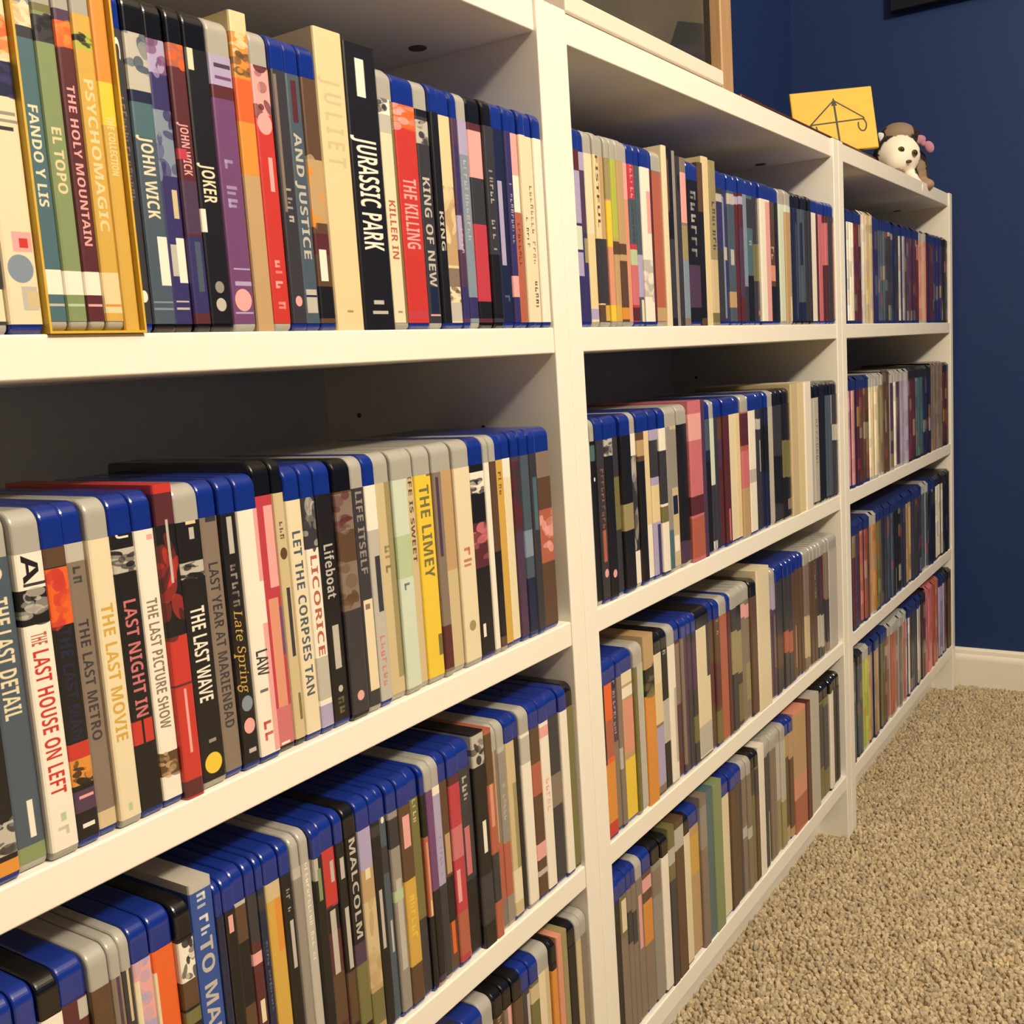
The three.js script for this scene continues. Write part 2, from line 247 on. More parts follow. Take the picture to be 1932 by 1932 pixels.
  '2-1': `start 24.8
14.4 B indigo 172 | indigo case with maroon band beside indigo one, top shelf, middle bookcase | b 117 220 maroon ; b 220 479 lilac ; b 492 610 mint ; b 623 742 lilac
10.8 B indigo 172 | indigo case with lilac band between indigo and ivory spines, top shelf, middle bookcase | b 121 211 lilac ; b 211 526 plum ; r 30 100 548 672 khaki
14.0 C ivory 172 | ivory case with cream patch between indigo and cream spines, top shelf, middle bookcase | r 0 100 522 900 cream ; b 905 960 lilac
10.2 C cream 172 | cream case with brown capitals above a black lower half, top shelf, middle bookcase | t 23 490 brown A FISTFUL ; b 544 877 charcoal ; b 885 982 brown
11.4 C charcoal 172 | charcoal case with tan band between cream and salmon spines, top shelf, middle bookcase | b 41 540 tan ; b 885 968 gold
9.5 C salmon 172 | salmon case with khaki band between charcoal and tan spines, top shelf, middle bookcase | b 46 331 khaki ; b 339 578 yellow ; b 884 968 yellow
10.8 C tan 172 | tan case with lime band between salmon and brown spines, top shelf, middle bookcase | b 52 533 lime ; b 547 616 brown ; b 883 968 gold
14.3 C brown 172 | brown case with tan band between tan and salmon spines, top shelf, middle bookcase | b 70 556 tan ; b 613 647 tan ; b 897 960 amber
11.2 C salmon 172 | salmon case with pink band between brown and crimson spines, top shelf, middle bookcase | b 102 312 pink
13.7 B crimson 172 | crimson case with white then black spaced letters, top shelf, middle bookcase | g 108 291 pink ; b 305 548 slate ; g 320 548 charcoal ; b 577 663 sage ; b 663 881 rose ; b 895 968 maroon
10.5 B slate 172 | slate case with lilac band between crimson and white spines, top shelf, middle bookcase | b 602 836 lilac ; r 20 80 851 983 ivory
20.3 B white 172 | white case with grey smudges under a blue top, top shelf, middle bookcase | r 50 100 247 480 pink ; n 627 834 silver white
7.3 B maroon 172 | blue topped maroon case between white and brick spines, top shelf, middle bookcase | 
21.2 C brick 172 | terracotta case beside a tall ivory one, top shelf, middle bookcase | b 40 128 taupe ; b 892 969 tan
11.5 N ivory 178 | tall narrow ivory case, top shelf, middle bookcase | 
14.4 N black 176 | black case with brown patch between ivory and grey spines, top shelf, middle bookcase | r 0 30 56 351 brown ; b 501 954 charcoal
8.0 N grey 176 | grey case, seventeenth from left, between black and charcoal spines, top shelf, middle bookcase | 
10.8 N charcoal 172 | charcoal case with black patch between grey and taupe spines, top shelf, middle bookcase | r 20 60 111 203 black
15.1 N taupe 172 | taupe case with pink band between charcoal and black spines, top shelf, middle bookcase | b 87 383 pink ; b 399 603 khaki ; b 603 953 steel
28.3 B black 172 | black case with a column of white spots, top shelf, middle bookcase | g 184 597 silver ; b 629 888 plum
13.1 N brown 172 | brown case with black band between black and cream spines, top shelf, middle bookcase | b 300 953 black
17.9 N cream 180 | tall cream khaki case, top shelf, middle bookcase | 
18.4 N khaki 178 | khaki case with charcoal lettering between cream and charcoal spines, top shelf, middle bookcase | g 245 533 charcoal ; b 597 922 beige ; b 922 981 olive
18.9 B charcoal 172 | charcoal case with silver band between khaki and indigo spines, top shelf, middle bookcase | b 159 209 silver ; b 209 510 indigo
17.7 B indigo 172 | indigo case with steel patch between charcoal and slate spines, top shelf, middle bookcase | r 20 50 166 953 steel ; r 30 80 488 573 silver
19.8 B slate 172 | slate case with silver band between indigo and maroon spines, top shelf, middle bookcase | b 138 207 silver ; r 20 70 499 603 silver ; b 777 882 tan
11.9 B maroon 172 | maroon case with lilac band between slate and maroon spines, top shelf, middle bookcase | b 147 199 lilac
11.9 B maroon 172 | maroon case with lilac band between maroon and steel spines, top shelf, middle bookcase | b 140 193 lilac ; b 350 809 plum
13.9 B steel 172 | steel case with charcoal band between maroon and teal spines, top shelf, middle bookcase | b 736 988 charcoal
19.6 B teal 172 | teal case with charcoal band between steel and charcoal spines, top shelf, middle bookcase | b 142 338 charcoal ; g 373 445 silver ; b 661 989 black
11.0 B charcoal 172 | charcoal case with olive band between teal and charcoal spines, top shelf, middle bookcase | b 440 695 olive
11.0 B charcoal 172 | charcoal case with olive band between charcoal and white spines, top shelf, middle bookcase | b 436 693 olive ; c 915 brick 60
34.1 B white 172 | white case with a pinkish right half, top shelf, middle bookcase | r 50 100 134 990 pink
21.6 B brown 172 | brown case with pink lettering between white and black spines, top shelf, middle bookcase | g 438 533 pink ; b 571 684 salmon ; b 722 990 black
16.1 B black 172 | blue topped black case between brown and mint spines, top shelf, middle bookcase | 
18.5 C mint 172 | thin mint white case, top shelf, middle bookcase | 
13.7 C tan 172 | tan case with mint band between mint and tan spines, top shelf, middle bookcase | b 112 170 mint
13.7 C tan 172 | tan case with mint band between tan and navy spines, top shelf, middle bookcase | b 105 163 mint ; r 0 40 163 951 beige ; b 792 971 cream
11.9 K navy 172 | black topped navy case between tan and navy spines, top shelf, middle bookcase | 
11.9 K navy 172 | navy case with slate patch between navy and slate spines, top shelf, middle bookcase | r 20 60 231 951 slate
14.6 K slate 172 | slate case with navy band between navy and slate spines, top shelf, middle bookcase | b 829 984 navy
14.6 K slate 172 | slate case with navy patch between slate and charcoal spines, top shelf, middle bookcase | r 0 30 219 542 navy ; b 828 984 navy
12.7 K charcoal 172 | black topped charcoal case between slate and charcoal spines, top shelf, middle bookcase | 
12.7 K charcoal 172 | black topped charcoal case between charcoal and white spines, top shelf, middle bookcase | 
26.2 B white 172 | white lilac case near the right end, top shelf, middle bookcase | 
12.2 B maroon 172 | blue topped maroon case between white and rose spines, top shelf, middle bookcase | 
17.3 B rose 172 | blue topped rose case between maroon and maroon spines, top shelf, middle bookcase | 
11.4 B maroon 172 | maroon case with rose band between rose and maroon spines, top shelf, middle bookcase | b 179 519 rose
11.4 B maroon 172 | maroon case with rose band between maroon and charcoal spines, top shelf, middle bookcase | b 174 517 rose
11.6 B charcoal 172 | blue topped charcoal case between maroon and charcoal spines, top shelf, middle bookcase | 
11.6 B charcoal 172 | charcoal case with brick patch beside charcoal one, top shelf, middle bookcase | r 30 90 164 951 brick
`,
  '2-2': `start 24.8
9.0 C mint 172 | pale teal edged case touching the left upright, second shelf, middle bookcase | r 60 100 301 980 steel
8.1 C black 172 | black case with teal band between mint and charcoal spines, second shelf, middle bookcase | b 140 223 teal ; c 321 white 50
13.4 B charcoal 172 | charcoal case with brick lettering between black and black spines, second shelf, middle bookcase | g 273 600 brick ; r 20 70 600 773 brick ; c 836 pink 60
15.9 B black 172 | black case with silver artwork between charcoal and charcoal spines, second shelf, middle bookcase | n 98 211 silver charcoal ; c 854 pink 50
16.3 B charcoal 172 | charcoal case with olive band between black and black spines, second shelf, middle bookcase | b 337 630 olive ; g 106 193 silver
20.2 B black 172 | black case with khaki band between charcoal and white spines, second shelf, middle bookcase | b 498 647 khaki
16.2 C white 172 | white case speckled with grey letters, second shelf, middle bookcase | n 244 787 charcoal silver
14.2 B brown 172 | brown case with tan band between white and cream spines, second shelf, middle bookcase | b 163 254 tan ; b 284 990 black
14.5 B cream 172 | yellow case with a white lower half, second shelf, middle bookcase | b 663 991 white
17.4 B lilac 172 | lilac case with charcoal band between cream and white spines, second shelf, middle bookcase | b 180 396 charcoal ; b 443 662 cream ; r 50 90 678 995 indigo
15.3 B white 172 | white case dark in the upper half, second shelf, middle bookcase | b 251 566 charcoal ; r 20 80 142 236 white ; b 582 677 olive
11.7 C grey 172 | grey case with teal band between white and beige spines, second shelf, middle bookcase | b 738 1030 teal
18.6 C beige 172 | beige case with grey band between grey and black spines, second shelf, middle bookcase | b 141 493 grey ; r 20 80 542 655 navy ; r 20 80 785 884 white
13.7 C black 172 | black case with plum band between beige and black spines, second shelf, middle bookcase | b 835 1034 plum
13.7 C black 172 | black case with plum band between black and rose spines, second shelf, middle bookcase | b 849 1050 plum
33.0 N rose 174 | wide rose red sleeve, second shelf, middle bookcase | b 79 243 pink ; b 589 706 maroon ; b 723 975 brick
10.4 N plum 174 | plum case, seventeenth from left, between rose and navy spines, second shelf, middle bookcase | 
15.1 B navy 172 | navy case with slate band between plum and mint spines, second shelf, middle bookcase | b 49 321 slate ; b 389 978 black
12.3 C mint 172 | mint case with charcoal band between navy and charcoal spines, second shelf, middle bookcase | b 554 922 charcoal ; r 20 70 922 992 lilac
10.9 B charcoal 172 | blue topped charcoal case between mint and maroon spines, second shelf, middle bookcase | 
14.3 B maroon 172 | maroon case with brown band between charcoal and maroon spines, second shelf, middle bookcase | b 134 274 brown ; b 274 449 plum
16.2 B maroon 172 | maroon case with rose patch between maroon and ivory spines, second shelf, middle bookcase | r 40 70 745 962 rose
21.6 B ivory 172 | ivory case beside a tan one under a blue top, second shelf, middle bookcase | 
15.3 B cream 172 | blue topped cream case between ivory and brick spines, second shelf, middle bookcase | 
22.7 C brick 172 | orange tan case with a dark red head, second shelf, middle bookcase | b 130 350 maroon ; b 386 645 rose ; b 645 982 tan
23.4 B white 172 | white case with a pale patch halfway, second shelf, middle bookcase | b 531 625 silver
11.1 B charcoal 172 | charcoal case with silver band between white and charcoal spines, second shelf, middle bookcase | b 185 260 silver
11.1 B charcoal 172 | charcoal case with silver band between charcoal and navy spines, second shelf, middle bookcase | b 190 265 silver ; r 40 70 341 570 silver
12.4 B navy 172 | navy case with black band between charcoal and navy spines, second shelf, middle bookcase | b 233 578 black
12.4 B navy 172 | navy case with black band between navy and silver spines, second shelf, middle bookcase | b 239 587 black
21.6 C silver 172 | lilac white thin case between dark ones, second shelf, middle bookcase | 
16.2 K charcoal 172 | charcoal case with black band between silver and charcoal spines, second shelf, middle bookcase | b 493 851 black
16.2 K charcoal 172 | charcoal case with black band between charcoal and black spines, second shelf, middle bookcase | b 503 865 black
14.7 K black 172 | black case with olive band between charcoal and black spines, second shelf, middle bookcase | b 392 674 olive
14.7 K black 172 | black case with olive band between black and beige spines, second shelf, middle bookcase | b 400 685 olive ; b 849 932 taupe
28.3 N beige 176 | beige sleeve first of a pale trio, second shelf, middle bookcase | 
27.0 N cream 176 | cream case, thirty-seventh from left, between beige and white spines, second shelf, middle bookcase | 
27.9 N white 176 | white sleeve ending a pale trio, second shelf, middle bookcase | 
20.5 K silver 172 | black topped silver case between white and silver spines, second shelf, middle bookcase | 
20.5 K silver 172 | silver case with taupe lettering between silver and black spines, second shelf, middle bookcase | g 293 685 taupe
16.3 K black 172 | black topped black case between silver and black spines, second shelf, middle bookcase | 
16.3 K black 172 | black topped black case between black and slate spines, second shelf, middle bookcase | 
13.0 K slate 172 | black topped slate case between black and slate spines, second shelf, middle bookcase | 
13.0 K slate 172 | slate case with silver patch between slate and charcoal spines, second shelf, middle bookcase | r 60 100 53 366 silver
12.0 K charcoal 172 | charcoal case with silver band between slate and charcoal spines, second shelf, middle bookcase | b 372 508 silver
12.0 K charcoal 172 | charcoal case with silver band beside charcoal one, second shelf, middle bookcase | b 377 514 silver
`,
  '2-3': `start 24.8
20.2 B orange 172 | orange case touching the left upright, third shelf, middle bookcase | b -34 31 brick ; b 321 531 brick ; r 0 20 -34 1019 black ; b 561 896 amber ; b 896 1019 red
12.0 B plum 172 | plum case with navy band between orange and taupe spines, third shelf, middle bookcase | b 96 171 navy ; g 126 458 silver ; b 473 966 taupe
10.0 B taupe 172 | taupe case with silver patch between plum and tan spines, third shelf, middle bookcase | r 0 50 526 649 silver
24.0 B tan 172 | pinkish tan case with a bright yellow lower half, third shelf, middle bookcase | b 103 189 ivory ; b 204 266 white ; b 281 592 salmon ; b 623 970 yellow
7.0 C olive 172 | clear topped olive case between tan and silver spines, third shelf, middle bookcase | 
16.7 C silver 172 | silver grey green case, third shelf, middle bookcase | r 60 100 142 331 sage
22.2 N amber 176 | tan and amber sleeve with black specks, third shelf, middle bookcase | b -24 193 tan ; n 193 349 black olive ; b 537 887 amber
17.8 K taupe 172 | taupe case with ivory band between amber and black spines, third shelf, middle bookcase | b 62 304 ivory ; b 304 548 cream ; b 565 929 lilac
15.6 K black 172 | black case with silver lettering between taupe and white spines, third shelf, middle bookcase | g 87 201 silver ; b 431 697 silver
17.4 C white 172 | white case with a grey lower right edge, third shelf, middle bookcase | r 60 100 394 866 silver
15.0 B maroon 172 | maroon case with taupe band between white and plum spines, third shelf, middle bookcase | b 137 524 taupe ; r 40 80 558 831 plum
14.0 B plum 172 | plum case with taupe patch between maroon and charcoal spines, third shelf, middle bookcase | r 0 40 75 930 taupe
12.2 B charcoal 172 | charcoal case with plum band between plum and charcoal spines, third shelf, middle bookcase | b 162 470 plum
12.2 B charcoal 172 | charcoal case with plum band between charcoal and ivory spines, third shelf, middle bookcase | b 180 491 plum ; b 666 842 olive
35.9 K ivory 172 | cream case with dark flecks down its right side, third shelf, middle bookcase | r 70 100 7 462 charcoal ; b 765 962 silver
14.9 B brown 172 | brown case with maroon band between ivory and brown spines, third shelf, middle bookcase | b 397 686 maroon
14.9 B brown 172 | brown case with silver lettering between brown and brick spines, third shelf, middle bookcase | g 97 241 silver ; b 421 713 maroon ; b 750 971 olive
21.1 C brick 172 | terracotta case under a blue grey top, third shelf, middle bookcase | 
11.6 B maroon 172 | blue topped maroon case between brick and charcoal spines, third shelf, middle bookcase | 
17.1 C charcoal 172 | charcoal case with khaki band between maroon and charcoal spines, third shelf, middle bookcase | b 276 575 khaki
17.1 C charcoal 172 | charcoal case with khaki band between charcoal and taupe spines, third shelf, middle bookcase | b 301 603 khaki ; b 76 188 black ; b 680 948 olive
15.1 C taupe 172 | taupe case with pink band between charcoal and taupe spines, third shelf, middle bookcase | b 134 229 pink
15.1 C taupe 172 | taupe case with pink band between taupe and brown spines, third shelf, middle bookcase | b 155 250 pink ; b 578 850 khaki
20.2 K brown 172 | black topped brown case between taupe and ivory spines, third shelf, middle bookcase | 
44.1 N ivory 180 | wide tall ivory sleeve, third shelf, middle bookcase | 
12.0 C plum 172 | plum case with lilac band between ivory and plum spines, third shelf, middle bookcase | b 98 298 lilac
12.0 C plum 172 | plum case with lilac band between plum and charcoal spines, third shelf, middle bookcase | b 112 314 lilac ; r 40 80 355 763 taupe
15.5 B charcoal 172 | charcoal case with brown band between plum and charcoal spines, third shelf, middle bookcase | b 538 786 brown
15.5 B charcoal 172 | charcoal case with brown band between charcoal and charcoal spines, third shelf, middle bookcase | b 561 811 brown
16.1 B charcoal 172 | charcoal case with brick band between charcoal and charcoal spines, third shelf, middle bookcase | b 542 710 brick
16.1 B charcoal 172 | charcoal case with brick band between charcoal and brown spines, third shelf, middle bookcase | b 566 735 brick
12.2 B brown 172 | blue topped brown case between charcoal and brown spines, third shelf, middle bookcase | 
12.2 B brown 172 | brown case with salmon patch between brown and brown spines, third shelf, middle bookcase | r 30 60 561 906 salmon
12.5 B brown 172 | brown case, thirty-fourth from left, between brown and brown spines, third shelf, middle bookcase | 
12.5 B brown 172 | blue topped brown case between brown and taupe spines, third shelf, middle bookcase | 
14.1 C taupe 172 | taupe case with beige band between brown and taupe spines, third shelf, middle bookcase | b 536 880 beige
14.1 C taupe 172 | taupe case with beige band between taupe and brown spines, third shelf, middle bookcase | b 556 902 beige
14.5 C brown 172 | clear topped brown case between taupe and brown spines, third shelf, middle bookcase | 
14.5 C brown 172 | brown case with silver lettering between brown and charcoal spines, third shelf, middle bookcase | g 141 452 silver
13.7 C charcoal 172 | charcoal case with silver band between brown and charcoal spines, third shelf, middle bookcase | b 606 879 silver
13.7 C charcoal 172 | charcoal case with silver band between charcoal and taupe spines, third shelf, middle bookcase | b 625 900 silver ; b 82 534 maroon
14.2 C taupe 172 | taupe case with charcoal band between charcoal and taupe spines, third shelf, middle bookcase | b 507 875 charcoal
14.2 C taupe 172 | taupe case with charcoal band between taupe and silver spines, third shelf, middle bookcase | b 525 896 charcoal
40.0 C silver 172 | silver grey case touching the right upright, third shelf, middle bookcase | 
`,
  '2-4': `start 24.8
13.9 B black 172 | blue topped black case beside olive one, bottom shelf, middle bookcase | 
16.5 B olive 172 | olive case with ivory patch between black and taupe spines, bottom shelf, middle bookcase | r 30 90 151 342 ivory ; b 374 1090 taupe
10.8 B taupe 172 | taupe case with charcoal band between olive and taupe spines, bottom shelf, middle bookcase | b 254 447 charcoal
10.8 B taupe 172 | taupe case with charcoal band between taupe and taupe spines, bottom shelf, middle bookcase | b 285 480 charcoal
14.0 C taupe 172 | taupe case with pink patch between taupe and brown spines, bottom shelf, middle bookcase | r 20 70 222 551 pink
20.4 B brown 172 | brown case with pink band between taupe and grey spines, bottom shelf, middle bookcase | b 154 237 pink ; b 303 570 amber ; b 570 1287 taupe
19.8 K grey 172 | grey case with taupe band between brown and white spines, bottom shelf, middle bookcase | b 158 326 taupe
16.5 K white 172 | narrow white case in the bottom row under a dark top, bottom shelf, middle bookcase | 
15.6 N olive 176 | olive case with silver band between white and brown spines, bottom shelf, middle bookcase | b 132 232 silver ; b 333 1157 charcoal
22.8 N brown 176 | brown case with silver band between olive and ivory spines, bottom shelf, middle bookcase | b 44 180 silver
16.6 K ivory 172 | cream white narrow case in the bottom row, bottom shelf, middle bookcase | b 0 105 charcoal
27.1 B tan 172 | yellow headed tan case in the bottom row, bottom shelf, middle bookcase | b 177 446 gold
17.6 N taupe 178 | taupe case with grey band between tan and teal spines, bottom shelf, middle bookcase | b 66 346 grey
19.6 N teal 178 | grey teal sleeve beside a green one, bottom shelf, middle bookcase | 
24.9 N green 178 | sage green sleeve under a green top, bottom shelf, middle bookcase | 
25.8 B ivory 172 | ivory narrow case right of the green sleeve, bottom shelf, middle bookcase | 
19.3 B brown 172 | blue topped brown case between ivory and brown spines, bottom shelf, middle bookcase | 
19.3 B brown 172 | brown case with charcoal patch between brown and taupe spines, bottom shelf, middle bookcase | r 50 100 129 1807 charcoal
14.0 C taupe 172 | taupe case with silver band between brown and taupe spines, bottom shelf, middle bookcase | b 481 561 silver
14.0 C taupe 172 | taupe case with silver band between taupe and olive spines, bottom shelf, middle bookcase | b 515 596 silver
13.6 K olive 172 | olive case with charcoal band between taupe and olive spines, bottom shelf, middle bookcase | b 108 308 charcoal
13.6 K olive 172 | olive case, twenty-second from left, between olive and white spines, bottom shelf, middle bookcase | b 137 339 charcoal ; b 339 1368 brown
20.6 N white 172 | white narrow case with a dark topped neighbour, bottom shelf, middle bookcase | 
12.5 C charcoal 172 | clear topped charcoal case between white and charcoal spines, bottom shelf, middle bookcase | 
12.5 C charcoal 172 | charcoal case with ivory patch between charcoal and taupe spines, bottom shelf, middle bookcase | r 0 40 569 1033 ivory
10.9 C taupe 172 | taupe case with plum band between charcoal and taupe spines, bottom shelf, middle bookcase | b 12 95 plum
10.9 C taupe 172 | taupe case with plum band between taupe and silver spines, bottom shelf, middle bookcase | b 34 117 plum
16.4 C silver 172 | silver case with khaki band between taupe and silver spines, bottom shelf, middle bookcase | b 569 999 khaki
16.4 C silver 172 | silver case with khaki band between silver and tan spines, bottom shelf, middle bookcase | b 607 1041 khaki ; r 60 100 51 564 sage
17.1 B tan 172 | tan case with brown band between silver and tan spines, bottom shelf, middle bookcase | b 298 864 brown
17.1 B tan 172 | tan case with brown band between tan and salmon spines, bottom shelf, middle bookcase | b 334 905 brown
51.6 N salmon 172 | salmon orange sleeve near the right end of bottom row, bottom shelf, middle bookcase | b 30 539 tan ; b 718 1034 brick
18.7 N maroon 172 | maroon case, thirty-third from left, between salmon and silver spines, bottom shelf, middle bookcase | 
41.0 N silver 172 | silver sleeve beside the salmon one, bottom shelf, middle bookcase | 
25.4 K olive 172 | olive case with charcoal band between silver and olive spines, bottom shelf, middle bookcase | b 143 704 charcoal
25.4 K olive 172 | olive case, thirty-sixth from left, between olive and white spines, bottom shelf, middle bookcase | b 189 758 charcoal
11.9 K white 172 | black topped white case between olive and white spines, bottom shelf, middle bookcase | 
11.9 K white 172 | black topped white case between white and black spines, bottom shelf, middle bookcase | 
14.9 K black 172 | black topped black case between white and black spines, bottom shelf, middle bookcase | 
14.9 K black 172 | black topped black case beside black one, bottom shelf, middle bookcase | 
`,
};
const FAR_TEXT = {
  '3-1': `19.7 K black ; 37.7 B white ; 39.2 B maroon ; 34.4 N white ; 32.3 N beige ; 43.5 B indigo ; 38.3 B slate ; 47.0 B charcoal ; 53.0 B charcoal ; 31.4 B silver ; 52.9 B plum ; 64.1 B maroon ; 63.1 C salmon ; 51.9 B maroon ; 74.3 B indigo ; 68.0 K charcoal`,
  '3-2': `11.5 C beige ; 32.3 B pink ; 39.6 B maroon ; 44.4 B brown ; 60.1 C ivory ; 27.8 C khaki ; 46.8 N brown ; 18.5 C plum ; 30.3 C white ; 27.2 C plum ; 52.2 C lilac ; 59.0 K maroon ; 62.0 K teal ; 79.7 K navy ; 90.2 N taupe ; 69.2 K maroon`,
  '3-3': `33.3 B maroon ; 34.4 B plum ; 32.3 B brick ; 19.9 B brown ; 33.9 C amber ; 42.2 B olive ; 32.7 B charcoal ; 45.1 B slate ; 55.0 B black ; 36.8 B charcoal ; 42.2 B tan ; 84.5 B charcoal ; 51.6 C slate ; 68.9 B black ; 67.3 K white ; 70.9 K black`,
  '3-4': `65.4 K slate ; 36.0 C lime ; 58.0 B tan ; 32.0 B olive ; 33.0 B brown ; 57.2 C brick ; 35.7 C taupe ; 36.8 C rose ; 25.2 B white ; 60.9 B charcoal ; 40.8 B silver ; 37.4 K maroon ; 58.2 N rose ; 60.9 N brick ; 53.0 B lilac ; 60.7 K brown`,
};

// ---------------------------------------------------------------- the room
const WX = 1.63, WZ = -0.34, RX = -2.7, RZ = 3.3, CH = 2.42;
const carpetTex = dataTexture(512, 512, (x, y) => {
  const a = noise.noise(x * 0.35, y * 0.35, 2.1), b = noise.noise(x * 0.08, y * 0.08, 7.7), c = noise.noise(x * 0.9, y * 0.9, 3.3);
  const k = 1 + 0.2 * a + 0.08 * b + 0.16 * c;
  return [Math.min(255, 176 * k), Math.min(255, 156 * k), Math.min(255, 116 * k)];
}, true);
carpetTex.repeat.set(9, 9);
M.carpet = std({ map: carpetTex, roughness: 1 });
struct('floor', new THREE.BoxGeometry(WX - RX + 0.2, 0.1, RZ - WZ + 0.2), M.carpet, (WX + RX) / 2, -0.05, (WZ + RZ) / 2);
struct('ceiling', new THREE.BoxGeometry(WX - RX + 0.2, 0.1, RZ - WZ + 0.2), M.ceiling, (WX + RX) / 2, CH + 0.05, (WZ + RZ) / 2);
struct('wall_back', new THREE.BoxGeometry(WX - RX + 0.2, CH, 0.1), M.wall, (WX + RX) / 2, CH / 2, WZ - 0.05);
struct('wall_right', new THREE.BoxGeometry(0.1, CH, RZ - WZ), M.wall, WX + 0.05, CH / 2, (WZ + RZ) / 2);
struct('wall_left', new THREE.BoxGeometry(0.1, CH, RZ - WZ), M.wall, RX - 0.05, CH / 2, (WZ + RZ) / 2);
struct('wall_front', new THREE.BoxGeometry(WX - RX + 0.2, CH, 0.1), M.wall, (WX + RX) / 2, CH / 2, RZ + 0.05);
{ // baseboard with a moulded top edge
  const s = new THREE.Shape();
  s.moveTo(0, 0); s.lineTo(0.014, 0); s.lineTo(0.014, 0.062); s.quadraticCurveTo(0.0135, 0.07, 0.009, 0.074); s.lineTo(0.008, 0.082); s.quadraticCurveTo(0.006, 0.087, 0, 0.087); s.closePath();
  const g = new THREE.ExtrudeGeometry(s, { depth: RZ - WZ, bevelEnabled: false, curveSegments: 6 });
  const b = struct('baseboard_right', g, M.trim, WX, 0, RZ);
  b.rotation.y = Math.PI;
  const g2 = new THREE.ExtrudeGeometry(s, { depth: 1.85, bevelEnabled: false, curveSegments: 6 });
  const b2 = struct('baseboard_left', g2, M.trim, RX, 0, WZ);
  b2.rotation.y = Math.PI / 2;
}
{ // cut pile in the part of the floor that can be seen: nobody could count the tufts
  const g = new THREE.IcosahedronGeometry(0.0036, 0);
  g.scale(1, 1.5, 1);
  const spots = [];
  for (let x = -0.35; x < WX - 0.016; x += 0.0062) for (let z = -0.045; z < 0.95; z += 0.0062) {
    const px = x + rr(-0.003, 0.003), pz = z + rr(-0.003, 0.003);
    if (pz > 0.95 || px > WX - 0.02) continue;
    if (pz < 0.004 && Math.abs(((px + 0.8) % 0.8) - 0) < 0.028) continue;
    if (pz < 0.004 && 0.8 - ((px + 0.8) % 0.8) < 0.028) continue;
    if (px < -0.05 + 0 && pz > 0.6) continue;
    spots.push([px, pz]);
  }
  const im = new THREE.InstancedMesh(g, std({ color: 0xffffff, roughness: 1 }), spots.length);
  const m = new THREE.Matrix4(), q = new THREE.Quaternion(), e = new THREE.Euler(), c = new THREE.Color(), p = new THREE.Vector3(), s = new THREE.Vector3();
  spots.forEach(([x, z], i) => {
    const h = rr(0.7, 1.25);
    m.compose(p.set(x, 0.002 * h, z), q.setFromEuler(e.set(rr(-0.5, 0.5), rr(0, 6.28), rr(-0.5, 0.5))), s.set(rr(0.8, 1.25), h, rr(0.8, 1.25)));
    im.setMatrixAt(i, m);
    const k = (1 + 0.16 * noise.noise(x * 55, z * 55, 0.4)) * rr(0.72, 1.16), t = rnd();
    im.setColorAt(i, c.setRGB(0.48 * k, (0.38 + 0.03 * t) * k, (0.235 + 0.06 * t) * k));
  });
  im.name = 'carpet_pile';
  im.castShadow = im.receiveShadow = true;
  im.userData = { kind: 'stuff', label: 'beige cut pile of the fitted carpet before the bookcases', category: 'carpet' };
  scene.add(im);
}
{ // pendant lamp behind the camera, the light of the room
  const t = thing('pendant_lamp', 'frosted globe pendant lamp hanging from the ceiling', 'lamp', LAMP.x, LAMP.y, LAMP.z);
  part(t, 'globe', new THREE.SphereGeometry(0.11, 32, 20), std({ color: 0xfff2dd, emissive: 0xffe2b8, emissiveIntensity: 1.2, roughness: 0.5 }));
  part(t, 'cord', new THREE.CylinderGeometry(0.003, 0.003, CH - LAMP.y - 0.1, 8), std({ color: 0x202020 }), 0, (CH - LAMP.y + 0.1) / 2, 0);
  part(t, 'canopy', new THREE.CylinderGeometry(0.05, 0.055, 0.025, 24), M.trim, 0, CH - LAMP.y - 0.0125, 0);
  scene.add(lampLight);
}

